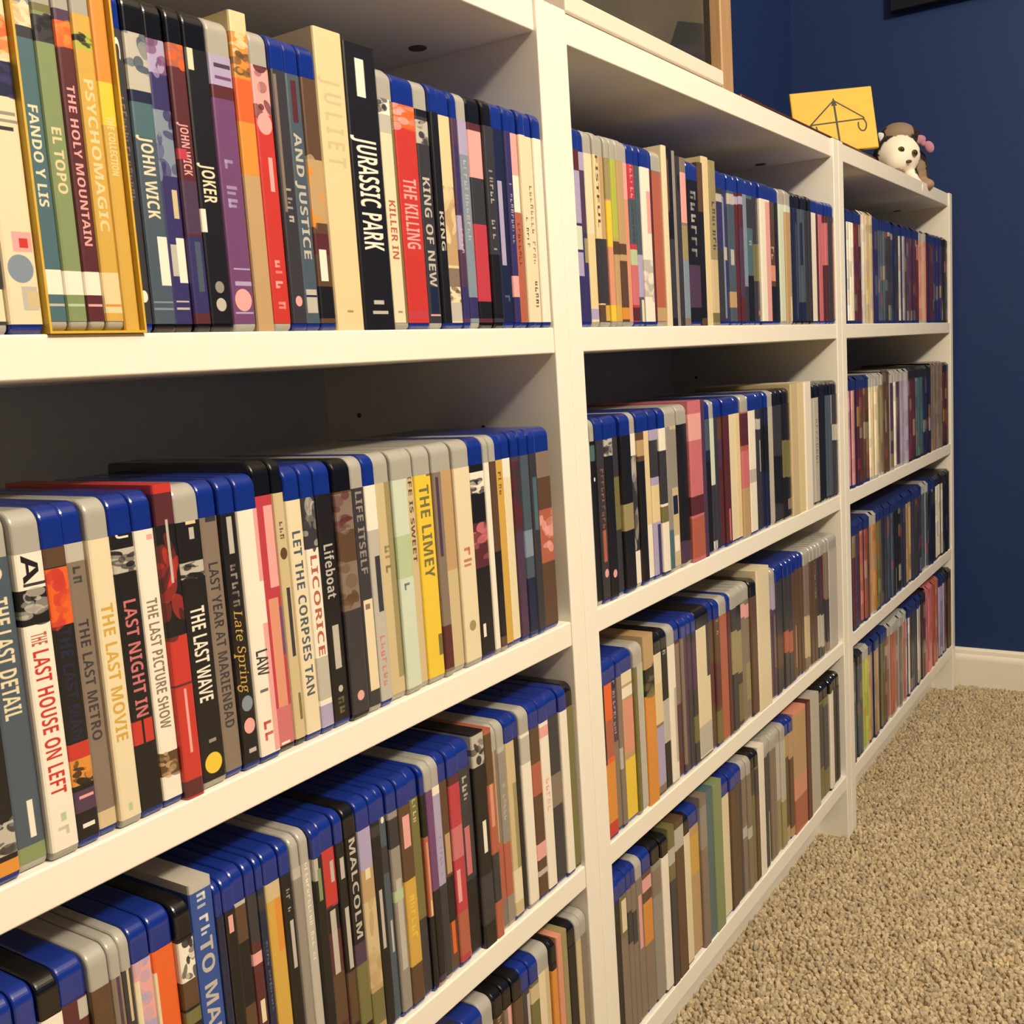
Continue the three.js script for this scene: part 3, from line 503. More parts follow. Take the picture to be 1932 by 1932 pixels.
// ---------------------------------------------------------------- bookcases
const T = 0.0235, DEP = 0.28, TOP = 1.06;
const SHELF_Y = { 1: 0.7972, 2: 0.5443, 3: 0.3186, 4: 0.1046 };
const SHELF_T = { 1: 0.0215, 2: 0.0218, 3: 0.0212, 4: 0.022 };
const CASE_LABELS = ['white bookcase nearest the camera, its left end out of the frame', 'white bookcase in the middle, between two other white bookcases', 'white bookcase farthest away, standing against the blue end wall'];
for (let k = 0; k < 3; k++) {
  const x0 = -0.8 + 0.8 * k, t = thing('bookcase', CASE_LABELS[k], 'bookcase', x0 + 0.4, 0, 0, 0, 'white bookcases in a row');
  const gside = rbox(T, TOP, DEP, 0.0014), inner = 0.8 - 2 * T - 0.0006;
  for (const s of [-1, 1]) {
    const side = part(t, 'side_panel', gside, M.shelfWhite, s * (0.4 - T / 2 - 0.0002), TOP / 2, -DEP / 2);
    // shelf pin holes on the inner face
    for (const [y, z] of [[-0.235 + 0.42, -0.07], [0.2, -0.215], [0.13, -0.07], [-0.02, -0.07]]) {
      const h = part(side, 'pin_hole', new THREE.CylinderGeometry(0.0024, 0.0024, 0.0006, 12), M.pin, -s * (T / 2), y, z + DEP / 2 - 0.01);
      h.rotation.z = Math.PI / 2;
    }
  }
  const top = part(t, 'top_panel', rbox(inner, 0.0255, DEP - 0.004, 0.0014), M.shelfWhite, 0, TOP - 0.0135, -DEP / 2 - 0.001);
  for (const s of [-1, 1]) part(top, 'cam_cover', new THREE.CylinderGeometry(0.0075, 0.0075, 0.0012, 20), M.pin, s * (inner / 2 - 0.034), -0.0131, 0.045);
  for (const r of [1, 2, 3, 4]) part(t, 'shelf', rbox(inner, SHELF_T[r], DEP - 0.022, 0.0014), M.shelfWhite, 0, SHELF_Y[r] - SHELF_T[r] / 2, -(DEP - 0.022) / 2 - 0.001);
  part(t, 'kick_board', rbox(inner, SHELF_Y[4] - SHELF_T[4], 0.016, 0.001), M.shelfWhite, 0, (SHELF_Y[4] - SHELF_T[4]) / 2, -0.053);
  part(t, 'back_panel', new THREE.BoxGeometry(inner, TOP - 0.09, 0.003), M.backWhite, 0, (TOP - 0.09) / 2 + 0.07, -0.268);
}

// ---------------------------------------------------------------- film cases
const HEX = (n) => '#' + PALETTE[n];
const geoCache = new Map();
function shellGeometry(w, h, d = 0.135) {
  const key = [Math.round(w * 1e4), Math.round(h * 1e3), d].join();
  if (geoCache.has(key)) return geoCache.get(key);
  const s = new THREE.Shape(), R = 0.0085, b = Math.min(0.0017, w * 0.3);
  s.moveTo(-R, 0); s.lineTo(-d + 0.003, 0); s.quadraticCurveTo(-d, 0, -d, 0.003); s.lineTo(-d, h - 0.004); s.quadraticCurveTo(-d, h, -d + 0.004, h);
  s.lineTo(-R, h); s.absarc(-R, h - R, R, Math.PI / 2, 0, true); s.lineTo(0, R * 0.45); s.absarc(-R * 0.45, R * 0.45, R * 0.45, 0, -Math.PI / 2, true); s.closePath();
  const g = new THREE.ExtrudeGeometry(s, { depth: w - 2 * b, bevelEnabled: true, bevelSize: b, bevelOffset: -b, bevelThickness: b, bevelSegments: 3, curveSegments: 6 });
  g.translate(0, 0, -(w - 2 * b) / 2);
  g.rotateY(-Math.PI / 2);
  geoCache.set(key, g);
  return g;
}
// the printed wrap: spine and both sides of the paper, from y0 to y1, a hair proud of the plastic
function wrapGeometry(w, y0, y1, d, proud, uv, closed) {
  const c = Math.min(0.0015, w * 0.25), hw = w / 2 + 0.0001, zf = proud;
  const pts = [[-hw, -d], [-hw, zf - c], [-hw + c * 0.35, zf - c * 0.3], [-hw + c * 1.1, zf], [hw - c * 1.1, zf], [hw - c * 0.35, zf - c * 0.3], [hw, zf - c], [hw, -d]];
  const us = [0.01, 0.01, 0.04, 0.1, 0.9, 0.96, 0.99, 0.99];
  const pos = [], tex = [], idx = [];
  const put = (p, y, u, v) => { pos.push(p[0], y, p[1]); tex.push(uv.u0 + (uv.u1 - uv.u0) * u, uv.v0 + (uv.v1 - uv.v0) * v); return pos.length / 3 - 1; };
  const quad = (a, b2, c2, d2) => idx.push(a, b2, c2, a, c2, d2);
  for (let i = 0; i + 1 < pts.length; i++) quad(put(pts[i], y0, us[i], 0), put(pts[i + 1], y0, us[i + 1], 0), put(pts[i + 1], y1, us[i + 1], 1), put(pts[i], y1, us[i], 1));
  if (closed) {
    for (const [y, v, up] of [[y1, 0.995, 1], [y0, 0.005, 0]]) {
      const ring = pts.map((p) => put(p, y, 0.5, v));
      for (let i = 1; i + 1 < ring.length; i++) up ? idx.push(ring[0], ring[i], ring[i + 1]) : idx.push(ring[0], ring[i + 1], ring[i]);
    }
    quad(put(pts[7], y0, 0.5, 0), put(pts[0], y0, 0.5, 0), put(pts[0], y1, 0.5, 1), put(pts[7], y1, 0.5, 1));
  }
  const g = new THREE.BufferGeometry();
  g.setAttribute('position', new THREE.Float32BufferAttribute(pos, 3));
  g.setAttribute('uv', new THREE.Float32BufferAttribute(tex, 2));
  g.setIndex(idx);
  g.computeVertexNormals();
  return g;
}
function drawSpine(ctx, x, y, w, h, bg, ops) {
  ctx.save();
  ctx.beginPath(); ctx.rect(x, y, w, h); ctx.clip();
  ctx.fillStyle = HEX(bg); ctx.fillRect(x, y, w, h);
  const Y = (p) => y + h * p / 1000;
  for (const op of ops.split(';')) {
    const o = op.trim().split(' ');
    if (o.length < 3) continue;
    if (o[0] === 'b') { ctx.fillStyle = HEX(o[3]); ctx.fillRect(x, Y(+o[1]), w, Y(+o[2]) - Y(+o[1])); }
    else if (o[0] === 'r') { ctx.fillStyle = HEX(o[5]); ctx.fillRect(x + w * o[1] / 100, Y(+o[3]), w * (o[2] - o[1]) / 100, Y(+o[4]) - Y(+o[3])); }
    else if (o[0] === 'c') {
      const r = w * (+o[3] || 75) / 200;
      ctx.fillStyle = HEX(o[2]); ctx.beginPath(); ctx.ellipse(x + w / 2, Y(+o[1]), r, r * CELL_ASPECT, 0, 0, 6.2832); ctx.fill();
    } else if (o[0] === 'n') {
      const a = Y(+o[1]), b = Y(+o[2]);
      ctx.fillStyle = HEX(o[3]); ctx.fillRect(x, a, w, b - a);
      for (let i = 0; i < 14; i++) {
        ctx.fillStyle = HEX(i % 3 ? o[4] : o[3]); ctx.globalAlpha = rr(0.35, 0.9);
        ctx.beginPath(); ctx.ellipse(x + w * rnd(), rr(a, b), w * rr(0.12, 0.4), (b - a) * rr(0.05, 0.18), rr(-0.5, 0.5), 0, 6.2832); ctx.fill();
      }
      ctx.globalAlpha = 1;
    } else if (o[0] === 'g') {
      const a = Y(+o[1]), b = Y(+o[2]), st = w * CELL_ASPECT * 0.42;
      ctx.fillStyle = HEX(o[3]);
      for (let q = a; q < b - st * 0.4; q += st) {
        if (rnd() < 0.12) continue;
        ctx.globalAlpha = rr(0.6, 0.95);
        const l = rr(0.24, 0.34), r = rr(0.62, 0.74);
        ctx.fillRect(x + w * l, q, w * (r - l), st * 0.26);
        if (rnd() < 0.7) ctx.fillRect(x + w * (rnd() < 0.5 ? l : r - 0.1), q, w * 0.12, st * 0.7);
        if (rnd() < 0.5) ctx.fillRect(x + w * l, q + st * 0.45, w * (r - l) * rr(0.5, 1), st * 0.22);
      }
      ctx.globalAlpha = 1;
    } else if (o[0] === 't' || o[0] === 's') {
      const a = Y(+o[1]), b = Y(+o[2]), text = o.slice(4).join(' ');
      ctx.fillStyle = HEX(o[3]);
      ctx.font = (o[0] === 's' ? 'italic ' : 'bold ') + Math.round(w * 0.78) + 'px ' + (o[0] === 's' ? 'serif' : 'sans-serif');
      ctx.textBaseline = 'middle'; ctx.textAlign = 'left';
      ctx.save();
      ctx.translate(x + w * 0.48, a); ctx.rotate(Math.PI / 2);
      ctx.scale((b - a) / Math.max(1, ctx.measureText(text).width), 1);
      ctx.fillText(text, 0, 0);
      ctx.restore();
    }
  }
  ctx.restore();
}
let CELL_ASPECT = 1;
const ROW_NAME = { 1: 'top shelf', 2: 'second shelf', 3: 'third shelf', 4: 'bottom shelf' }, UNIT_NAME = { 1: 'nearest bookcase', 2: 'middle bookcase' };
function makeCase(x, y, z, w, H, top, uvOf, label, group, mat) {
  const G = 0.0005;
  if (top === 'N') {
    const m = part(scene, 'film_slipcase', wrapGeometry(w - G, 0, H, 0.136, 0, uvOf(0, 1), true), mat, x, y, z);
    return tag(m, label, 'film case', group);
  }
  const t = thing('film_case', label, 'film case', x, y, z, 0, group);
  part(t, 'case_shell', shellGeometry(w - G, H), { B: M.shellB, C: M.shellC, K: M.shellK }[top]);
  part(t, 'printed_sleeve', wrapGeometry(w - G, 0.0046, H - 0.0205, 0.131, 0.0003, uvOf(0.0046 / H, 1 - 0.0205 / H), false), mat);
  return t;
}
function buildRow(key) {
  const [u, r] = key.split('-').map(Number);
  const rows = ROW_TEXT[key].trim().split('\n'), list = rows.slice(1).map((l) => {
    const [head, label, ops] = l.split(' | '), h = head.split(' ');
    return { w: +h[0] / 1000, top: h[1], bg: h[2], H: +h[3] / 1000, label, ops: ops || '' };
  });
  let x = +rows[0].split(' ')[1] / 1000;
  const group = 'film cases on the ' + ROW_NAME[r] + ' of the ' + UNIT_NAME[u];
  // one atlas for the spines of the row
  const cw = u === 1 ? 64 : 40, ch = u === 1 ? 1024 : 512, all = [];
  for (const c of list) if (c.top === 'X') all.push(...BOX_CASES); else all.push(c);
  const per = Math.floor(2048 / cw), lines = Math.ceil(all.length / per), W = 2048, Hh = lines * ch;
  const tex = canvasTexture(W, Hh, (ctx) => {
    all.forEach((c, i) => {
      CELL_ASPECT = (ch / c.H) / (cw / c.w);
      drawSpine(ctx, (i % per) * cw, Math.floor(i / per) * ch, cw, ch, c.bg, c.ops);
      c.cell = i;
    });
  });
  const mat = phys({ map: tex, roughness: 0.38, clearcoat: 0.35, clearcoatRoughness: 0.22 });
  const uvFor = (c) => (a, b) => {
    const i = c.cell % per, j = Math.floor(c.cell / per), base = 1 - (j + 1) * ch / Hh, k = ch / Hh;
    return { u0: i * cw / W, u1: (i + 1) * cw / W, v0: base + k * a, v1: base + k * b };
  };
  for (const c of list) {
    if (c.top === 'X') {
      boxSet(x, SHELF_Y[r], mat, uvFor, group);
    } else {
      const z = c.top === 'N' ? rr(-0.003, -0.0012) : rr(-0.0055, -0.002);
      makeCase(x + c.w / 2, SHELF_Y[r], z, c.w, c.H, c.top, uvFor(c), c.label, group, mat);
    }
    x += c.w;
  }
}
// the yellow box set on the top shelf: an open-fronted box with four cases and a booklet inside
const BOX_CASES = [
  { w: 0.0094, H: 0.172, top: 'C', bg: 'teal', label: 'grey green case first in the yellow box set', ops: 'b 0 130 steel ; n 130 190 ivory tan ; b 190 220 charcoal ; t 390 665 ivory FANDO Y LIS ; b 690 800 teal ; b 832 900 white ; r 5 95 925 932 silver' },
  { w: 0.0096, H: 0.172, top: 'C', bg: 'green', label: 'green case second in the yellow box set', ops: 'b 0 140 olive ; n 150 220 charcoal black ; t 440 625 cream EL TOPO ; b 834 900 white ; r 5 95 925 932 sage' },
  { w: 0.0086, H: 0.172, top: 'C', bg: 'maroon', label: 'dark red case third in the yellow box set', ops: 'b 0 150 plum ; n 150 220 orange amber ; t 320 765 pink THE HOLY MOUNTAIN ; b 834 900 white ; r 5 95 925 932 pink' },
  { w: 0.0096, H: 0.172, top: 'C', bg: 'gold', label: 'golden case fourth in the yellow box set', ops: 'b 0 150 gold ; n 170 215 lime black ; t 290 720 cream PSYCHOMAGIC ; b 834 950 cream ; r 5 95 925 932 amber' },
  { w: 0.0082, H: 0.174, top: 'N', bg: 'gold', label: 'thin yellow booklet at the right in the yellow box set', ops: 'b 0 300 amber ; b 300 420 yellow ; t 395 560 cream THE COLLECTION ; b 570 1000 gold' },
];
const M_box = phys({ color: 0xc9a534, roughness: 0.5, clearcoat: 0.1 });
for (const c of BOX_CASES) c.w *= 1.13;
function boxSet(x, y, mat, uvFor, group) {
  const H = 0.181, D = 0.142, t = 0.0012, x0 = x + 0.0004, x1 = x + 0.0553, z = 0.0012, cx = (x0 + x1) / 2, w = x1 - x0;
  const o = thing('disc_box_set', 'open yellow cardboard box holding four film cases and a booklet, top shelf', 'box set', cx, y, z);
  for (const s of [-1, 1]) part(o, 'side_wall', new THREE.BoxGeometry(t, H, D), M_box, s * (w / 2 - t / 2), H / 2, -D / 2);
  part(o, 'bottom_wall', new THREE.BoxGeometry(w - 2 * t, t, D), M_box, 0, t / 2, -D / 2);
  part(o, 'top_wall', new THREE.BoxGeometry(w - 2 * t, t, D), M_box, 0, H - t / 2, -D / 2);
  part(o, 'back_wall', new THREE.BoxGeometry(w - 2 * t, H - 2 * t, t), M_box, 0, H / 2, -D + t / 2);
  let q = x0 + t + 0.0004;
  for (const c of BOX_CASES) {
    makeCase(q + c.w / 2, y + t + 0.0002, z - 0.003, c.w, c.H, c.top, uvFor(c), c.label, 'contents of the yellow box set', mat);
    q += c.w + 0.0002;
  }
}
for (const key of Object.keys(ROW_TEXT)) buildRow(key);

{ // the farthest bookcase: a few pixels a case, so its rows are one object
  const pos = [], col = [], idx = [], c = new THREE.Color(), c2 = new THREE.Color();
  const shell = { B: new THREE.Color(0.008, 0.022, 0.14), C: new THREE.Color(0.4, 0.4, 0.39), K: new THREE.Color(0.012, 0.012, 0.016) };
  const v = (x, y, z, k) => { pos.push(x, y, z); col.push(k.r, k.g, k.b); return pos.length / 3 - 1; };
  const quad = (a, b, cc, d, k) => { const i = [a, b, cc, d].map((p) => v(p[0], p[1], p[2], k)); idx.push(i[0], i[1], i[2], i[0], i[2], i[3]); };
  const pal = Object.keys(PALETTE);
  for (const key of Object.keys(FAR_TEXT)) {
    const y = SHELF_Y[+key[2]];
    let x = 0.8246;
    for (const s of FAR_TEXT[key].split(' ; ')) {
      const [ws, top, bg] = s.split(' '), n = Math.max(1, Math.round(+ws / 15));
      for (let i = 0; i < n; i++) {
        const w = +ws / 1000 / n, a = x + 0.0003, b = x + w - 0.0003, z = rr(-0.006, -0.002), H = top === 'N' ? 0.176 : 0.172, D = 0.135;
        const sh = top === 'N' ? c.set(HEX(bg)).clone() : shell[top], k0 = rr(0.75, 1.2);
        const levels = top === 'N' ? [0] : [0, 0.005];
        for (let q = 0; q < 6; q++) levels.push(0.005 + (H - 0.026) * (q + rr(0.6, 1.1)) / 6.2);
        levels.push(H - 0.0205, H - 0.006);
        for (let q = 0; q + 1 < levels.length; q++) {
          const y0 = levels[q], y1 = levels[q + 1];
          let k;
          if (top !== 'N' && (y1 <= 0.0051 || y0 >= H - 0.0206)) k = sh;
          else { c.set(HEX(bg)); const m = rnd(); if (m < 0.22) c.lerp(c2.set(HEX(pal[Math.floor(rnd() * pal.length)])), 0.3); c.multiplyScalar(k0 * rr(0.8, 1.2)); k = c.clone(); }
          const mid = (a + b) / 2 - w * 0.3, mid2 = (a + b) / 2 + w * 0.3;
          quad([a, y + y0, z - 0.0014], [mid, y + y0, z], [mid, y + y1, z], [a, y + y1, z - 0.0014], k);
          quad([mid, y + y0, z], [mid2, y + y0, z], [mid2, y + y1, z], [mid, y + y1, z], k);
          quad([mid2, y + y0, z], [b, y + y0, z - 0.0014], [b, y + y1, z - 0.0014], [mid2, y + y1, z], k);
        }
        quad([a, y + H - 0.006, z], [b, y + H - 0.006, z], [b, y + H, z - 0.006], [a, y + H, z - 0.006], sh);
        quad([a, y + H, z - 0.006], [b, y + H, z - 0.006], [b, y + H, z - D], [a, y + H, z - D], sh);
        quad([a, y, z - D], [a, y, z - 0.0016], [a, y + H - 0.005, z - 0.0016], [a, y + H, z - D], sh);
        quad([b, y, z - 0.0016], [b, y, z - D], [b, y + H, z - D], [b, y + H - 0.005, z - 0.0016], sh);
        quad([b, y, z - D], [a, y, z - D], [a, y + H, z - D], [b, y + H, z - D], sh);
        quad([a, y + 0.0003, z - D], [b, y + 0.0003, z - D], [b, y + 0.0003, z], [a, y + 0.0003, z], sh);
        x += w;
      }
    }
  }
  const g = new THREE.BufferGeometry();
  g.setAttribute('position', new THREE.Float32BufferAttribute(pos, 3));
  g.setAttribute('color', new THREE.Float32BufferAttribute(col, 3));
  g.setIndex(idx);
  g.computeVertexNormals();
  const m = part(scene, 'film_cases', g, phys({ vertexColors: true, roughness: 0.4, clearcoat: 0.3, clearcoatRoughness: 0.25 }));
  m.userData = { kind: 'stuff', label: 'rows of film cases filling all four shelves of the farthest bookcase', category: 'film cases' };
}

// ---------------------------------------------------------------- on top of the bookcases
const ON = TOP + 0.0004;
{ // framed print on the middle bookcase, its top out of the picture
  const x0 = -0.01, x1 = 0.582, h = 0.46, z = -0.07, t = thing('framed_print', 'dark framed print with a tan wood frame standing on the middle bookcase', 'picture', (x0 + x1) / 2, ON, z);
  const w = x1 - x0, s = 0.037;
  const wood = std({ map: dataTexture(64, 256, (x, y) => { const k = 1 + 0.13 * noise.noise(x * 0.3, y * 0.02, 5) + 0.06 * noise.noise(x * 0.9, y * 0.05, 1); return [168 * k, 134 * k, 98 * k]; }, true), roughness: 0.45 });
  for (const q of [-1, 1]) part(t, 'frame_stile', rbox(s, h, 0.022, 0.003), wood, q * (w / 2 - s / 2), h / 2, -0.011);
  part(t, 'frame_rail', rbox(w - 2 * s, s, 0.02, 0.003), wood, 0, s / 2, -0.012);
  part(t, 'frame_rail', rbox(w - 2 * s, s, 0.02, 0.003), wood, 0, h - s / 2, -0.012);
  part(t, 'inner_border', new THREE.BoxGeometry(w - 2 * s + 0.004, h - 2 * s + 0.004, 0.006), std({ color: 0x0a0908, roughness: 0.6 }), 0, h / 2, -0.018);
  const print = canvasTexture(512, 384, (ctx, W, H) => {
    ctx.fillStyle = '#4c4636'; ctx.fillRect(0, 0, W, H);
    for (let i = 0; i < 60; i++) { ctx.globalAlpha = 0.16; ctx.fillStyle = ['#3a3d33', '#5a5442', '#40382c', '#463c34'][i % 4]; ctx.beginPath(); ctx.ellipse(rnd() * W, rnd() * H, rr(20, 110), rr(20, 90), rr(0, 3), 0, 6.2832); ctx.fill(); }
    ctx.globalAlpha = 0.75; ctx.fillStyle = '#2a2722';
    ctx.beginPath(); ctx.ellipse(W * 0.42, H * 0.72, 24, 80, 0.3, 0, 6.2832); ctx.fill();
    ctx.globalAlpha = 0.95; ctx.fillStyle = '#15191a'; ctx.beginPath(); ctx.moveTo(W * 0.75, H); ctx.lineTo(W * 0.83, H * 0.86); ctx.lineTo(W, H * 0.82); ctx.lineTo(W, H); ctx.fill();
    ctx.globalAlpha = 1;
  });
  part(t, 'print', new THREE.BoxGeometry(w - 2 * s - 0.05, h - 2 * s - 0.03, 0.002), phys({ map: print, roughness: 0.35, clearcoat: 0.4, clearcoatRoughness: 0.1 }), -0.0, h / 2, -0.014);
}
{ // flat white strip in front of the print
  const t = thing('flat_white_box', 'long flat white box lying before the dark framed print', 'box', 0.215, ON, -0.03);
  part(t, 'lid', rbox(0.352, 0.0165, 0.044, 0.002), std({ color: 0xd9d0c4, roughness: 0.5 }), 0, 0.0125, 0);
  part(t, 'base_tray', rbox(0.344, 0.006, 0.038, 0.0015), std({ color: 0xb9b0a4, roughness: 0.6 }), 0, 0.003, 0);
}
{ // dark wooden box along the top
  const t = thing('dark_wooden_box', 'long dark brown wooden box behind the yellow plaque and plush cat', 'box', 1.07, ON, -0.145);
  const wood = std({ map: dataTexture(256, 64, (x, y) => { const k = 1 + 0.25 * noise.noise(x * 0.02, y * 0.3, 2) + 0.1 * noise.noise(x * 0.06, y * 0.9, 8); return [74 * k, 34 * k, 24 * k]; }, true), roughness: 0.35 });
  part(t, 'box_body', rbox(0.88, 0.034, 0.13, 0.003), wood, 0, 0.017, 0);
  part(t, 'lid', rbox(0.886, 0.016, 0.136, 0.004), wood, 0, 0.0424, 0);
}
{ // yellow plaque with a black line emblem, standing on the wooden box and facing the camera's side of the room
  const t = thing('yellow_plaque', 'small yellow plaque with a black line emblem on the bookcase top', 'plaque', 1.203, ON + 0.0512, -0.118);
  t.rotation.set(0, -0.98, 0);
  const w = 0.15, h = 0.116;
  const face = canvasTexture(600, 464, (ctx, W, H) => {
    ctx.fillStyle = '#e3b52c'; ctx.fillRect(0, 0, W, H);
    for (let i = 0; i < 90; i++) { ctx.globalAlpha = 0.14; ctx.fillStyle = ['#e8c43a', '#d99f28', '#dcc22e', '#eab04a'][i % 4]; ctx.beginPath(); ctx.ellipse(rnd() * W, rnd() * H, rr(20, 90), rr(16, 60), 0, 0, 6.2832); ctx.fill(); }
    ctx.globalAlpha = 1; ctx.strokeStyle = '#1d1606'; ctx.lineCap = 'round';
    const L = (p, lw) => { ctx.lineWidth = lw; ctx.beginPath(); p.forEach((q, i) => (i ? ctx.lineTo(q[0] * W, q[1] * H) : ctx.moveTo(q[0] * W, q[1] * H))); ctx.stroke(); };
    L([[0.52, 0.16], [0.535, 0.9]], 15);
    L([[0.52, 0.17], [0.2, 0.55]], 10); L([[0.52, 0.17], [0.87, 0.5]], 10);
    L([[0.2, 0.55], [0.87, 0.52]], 11);
    ctx.fillStyle = '#1d1606'; ctx.beginPath(); ctx.moveTo(0.52 * W, 0.12 * H); ctx.lineTo(0.485 * W, 0.26 * H); ctx.lineTo(0.56 * W, 0.26 * H); ctx.fill();
    ctx.lineWidth = 11; ctx.beginPath(); ctx.ellipse(0.84 * W, 0.62 * H, 0.05 * W, 0.1 * H, 0, -1.4, 3.6); ctx.stroke();
    ctx.beginPath(); ctx.ellipse(0.23 * W, 0.64 * H, 0.045 * W, 0.09 * H, 0, -0.6, 4.4); ctx.stroke();
    L([[0.2, 0.55], [0.165, 0.7]], 12);
  });
  const g = rbox(w, h, 0.008, 0.0015);
  const p = part(t, 'panel', g, std({ color: 0xd9ac2e, roughness: 0.6 }), 0, h / 2 + 0.001, 0);
  const f = part(p, 'emblem_print', new THREE.BoxGeometry(w - 0.004, h - 0.004, 0.0006), std({ map: face, roughness: 0.55 }), 0, 0, 0.0042);
  t.rotation.set(-0.22, -0.98, 0.035, 'YXZ');
}
{ // plush cat lying on the front edge, one paw over it
  const label = 'small plush cat with white face and one white paw over the edge';
  const cat = thing('plush_cat', label, 'plush toy', 1.385, ON, -0.045);
  const S = (px, py, d) => [(px - 1735) / 905, (345 - py) / 905 + 0.006, d];   // the toy's own frame: right, up, towards its front
  const blobs = [ // centre, radii, smooth union
    [S(1712, 304, 0.028), [0.043, 0.041, 0.04]], [S(1704, 314, 0.05), [0.026, 0.022, 0.024]],
    [S(1722, 272, 0.006), [0.038, 0.03, 0.036]],
    [S(1752, 320, -0.03), [0.036, 0.044, 0.05]], [S(1764, 340, -0.05), [0.034, 0.03, 0.05]],
    [S(1733, 340, 0.02), [0.02, 0.024, 0.026]], [S(1737, 361, 0.045), [0.0155, 0.0185, 0.016]], [S(1730, 346, 0.042), [0.013, 0.017, 0.02]],
    [S(1770, 352, 0.0), [0.017, 0.013, 0.026]],
  ];
  const field = (p) => {
    let d = 1;
    for (const [c, r] of blobs) {
      const q = [(p[0] - c[0]) / r[0], (p[1] - c[1]) / r[1], (p[2] - c[2]) / r[2]];
      const e = (Math.hypot(q[0], q[1], q[2]) - 1) * Math.min(r[0], r[1], r[2]);
      const h = Math.max(0.006 - Math.abs(d - e), 0) / 0.006;
      d = Math.min(d, e) - h * h * 0.006 * 0.25;
    }
    return d;
  };
  const N = 64, half = 0.11, C0 = [0.0, 0.025, -0.005];
  const mc = new MarchingCubes(N, M.trim, false, false, 60000);
  mc.isolation = 0;
  for (let k = 0; k < N; k++) for (let j = 0; j < N; j++) for (let i = 0; i < N; i++) {
    const p = [i, j, k].map((n, a) => C0[a] + half * ((n - N / 2) / (N / 2)));
    mc.field[i + j * N + k * N * N] = -field(p);
  }
  mc.update();
  const n = mc.count, pos = new Float32Array(n * 3), nor = new Float32Array(n * 3), col = new Float32Array(n * 3), c = new THREE.Color();
  const near = (p, q, r) => Math.hypot(p[0] - q[0], p[1] - q[1], (p[2] - q[2])) < r;
  for (let i = 0; i < n; i++) {
    const p = [0, 1, 2].map((a) => C0[a] + half * mc.positionArray[i * 3 + a]);
    for (let a = 0; a < 3; a++) { pos[i * 3 + a] = p[a]; nor[i * 3 + a] = mc.normalArray[i * 3 + a]; }
    const w = 0.004 * noise.noise(p[0] * 160, p[1] * 160, p[2] * 160);
    c.set(0x1c1613);
    if (near(p, S(1740, 330, -0.03), 0.03 + w)) c.set(0x2a201a);
    if (near(p, S(1717, 262, 0.03), 0.026 + w)) c.set(0x8d7a66);
    if (near(p, S(1755, 322, 0.012), 0.016 + w)) c.set(0x8a7868);
    if (near(p, S(1772, 350, 0.02), 0.026 + w)) c.set(0xa08670);
    if (near(p, S(1709, 309, 0.062), 0.042 + w)) c.set(0xeee7d8);
    if (near(p, S(1702, 333, 0.05), 0.016 + w)) c.set(0xb79c82);
    if (near(p, S(1738, 363, 0.056), 0.026 + w)) c.set(0xece6da);
    col[i * 3] = c.r; col[i * 3 + 1] = c.g; col[i * 3 + 2] = c.b;
  }
  const g = new THREE.BufferGeometry();
  g.setAttribute('position', new THREE.BufferAttribute(pos, 3)); g.setAttribute('normal', new THREE.BufferAttribute(nor, 3)); g.setAttribute('color', new THREE.BufferAttribute(col, 3));
  const furry = phys({ vertexColors: true, roughness: 1, sheen: 0.5, sheenRoughness: 0.6, sheenColor: new THREE.Color(0.4, 0.36, 0.3) });
  part(cat, 'body', g, furry);
  const eyeM = phys({ color: 0x120c08, roughness: 0.1, clearcoat: 1 }), iris = phys({ color: 0x6a5a22, roughness: 0.15, clearcoat: 1 });
  for (const q of [S(1706, 300, 0.0655), S(1729, 306, 0.0635)]) {
    const e = part(cat, 'eye', new THREE.SphereGeometry(0.0068, 18, 12), iris, ...q);
    part(e, 'pupil', new THREE.SphereGeometry(0.0045, 14, 10), eyeM, 0, 0, 0.0032);
  }
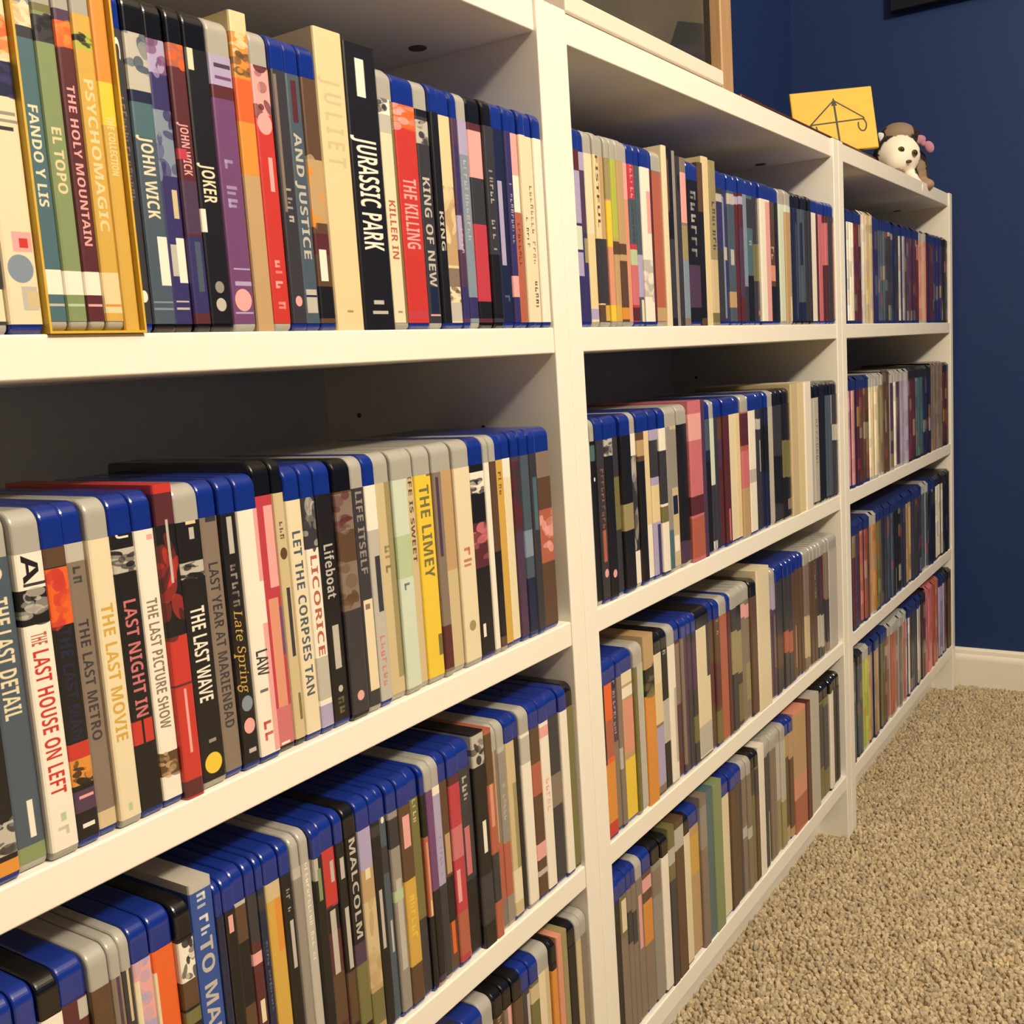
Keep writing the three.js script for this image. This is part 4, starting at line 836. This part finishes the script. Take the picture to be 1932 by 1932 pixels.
  const nose = part(cat, 'nose', new THREE.SphereGeometry(0.0045, 14, 10), std({ color: 0x4a3a34, roughness: 0.6 }), ...S(1717, 320, 0.071));
  nose.scale.set(1.3, 0.7, 0.8);
  const earG = new THREE.LatheGeometry([[0.0001, 0.022], [0.004, 0.019], [0.009, 0.009], [0.0125, 0]].map((p) => new THREE.Vector2(...p)), 20);
  earG.scale(1, 1, 0.5);
  const e1 = part(cat, 'ear', earG, std({ color: 0xd9d6dc, roughness: 1 }), ...S(1697, 277, 0.02), 'white ear');
  e1.rotation.z = 0.7;
  const e2 = part(cat, 'ear', earG, std({ color: 0x24180f, roughness: 1 }), ...S(1748, 276, 0.01), 'dark ear');
  e2.rotation.z = -0.4;
  const bowM = std({ color: 0xb07d96, roughness: 0.9 });
  const bow = part(cat, 'bow', new THREE.SphereGeometry(0.006, 14, 10), bowM, ...S(1761, 284, 0.02), 'pink bow');
  for (const s of [-1, 1]) {
    const l = part(bow, 'bow_loop', new THREE.SphereGeometry(0.012, 16, 12), bowM, s * 0.009 + 0.003, -s * 0.007, 0);
    l.scale.set(1, 0.75, 0.55); l.rotation.z = -s * 0.6 - 0.5;
  }
  cat.rotation.y = -0.95;
}
{ // black framed picture high on the end wall; only its lower corner is in view
  const t = thing('wall_picture', 'black framed picture hanging high on the blue end wall', 'picture', WX - 0.0005, 1.446, 0.21);
  t.rotation.y = -Math.PI / 2;
  const w = 0.66, h = 0.5, s = 0.028, m = phys({ color: 0x08080b, roughness: 0.35, clearcoat: 0.3 });
  part(t, 'frame_rail', rbox(w, s, 0.024, 0.002), m, 0, s / 2, 0.0125);
  part(t, 'frame_rail', rbox(w, s, 0.024, 0.002), m, 0, h - s / 2, 0.0125);
  for (const q of [-1, 1]) part(t, 'frame_stile', rbox(s, h - 2 * s, 0.024, 0.002), m, q * (w / 2 - s / 2), h / 2, 0.0125);
  part(t, 'print', new THREE.BoxGeometry(w - 2 * s, h - 2 * s, 0.01), std({ color: 0x1a1511, roughness: 0.5 }), 0, h / 2, 0.006);
}

renderer.render(scene, camera);
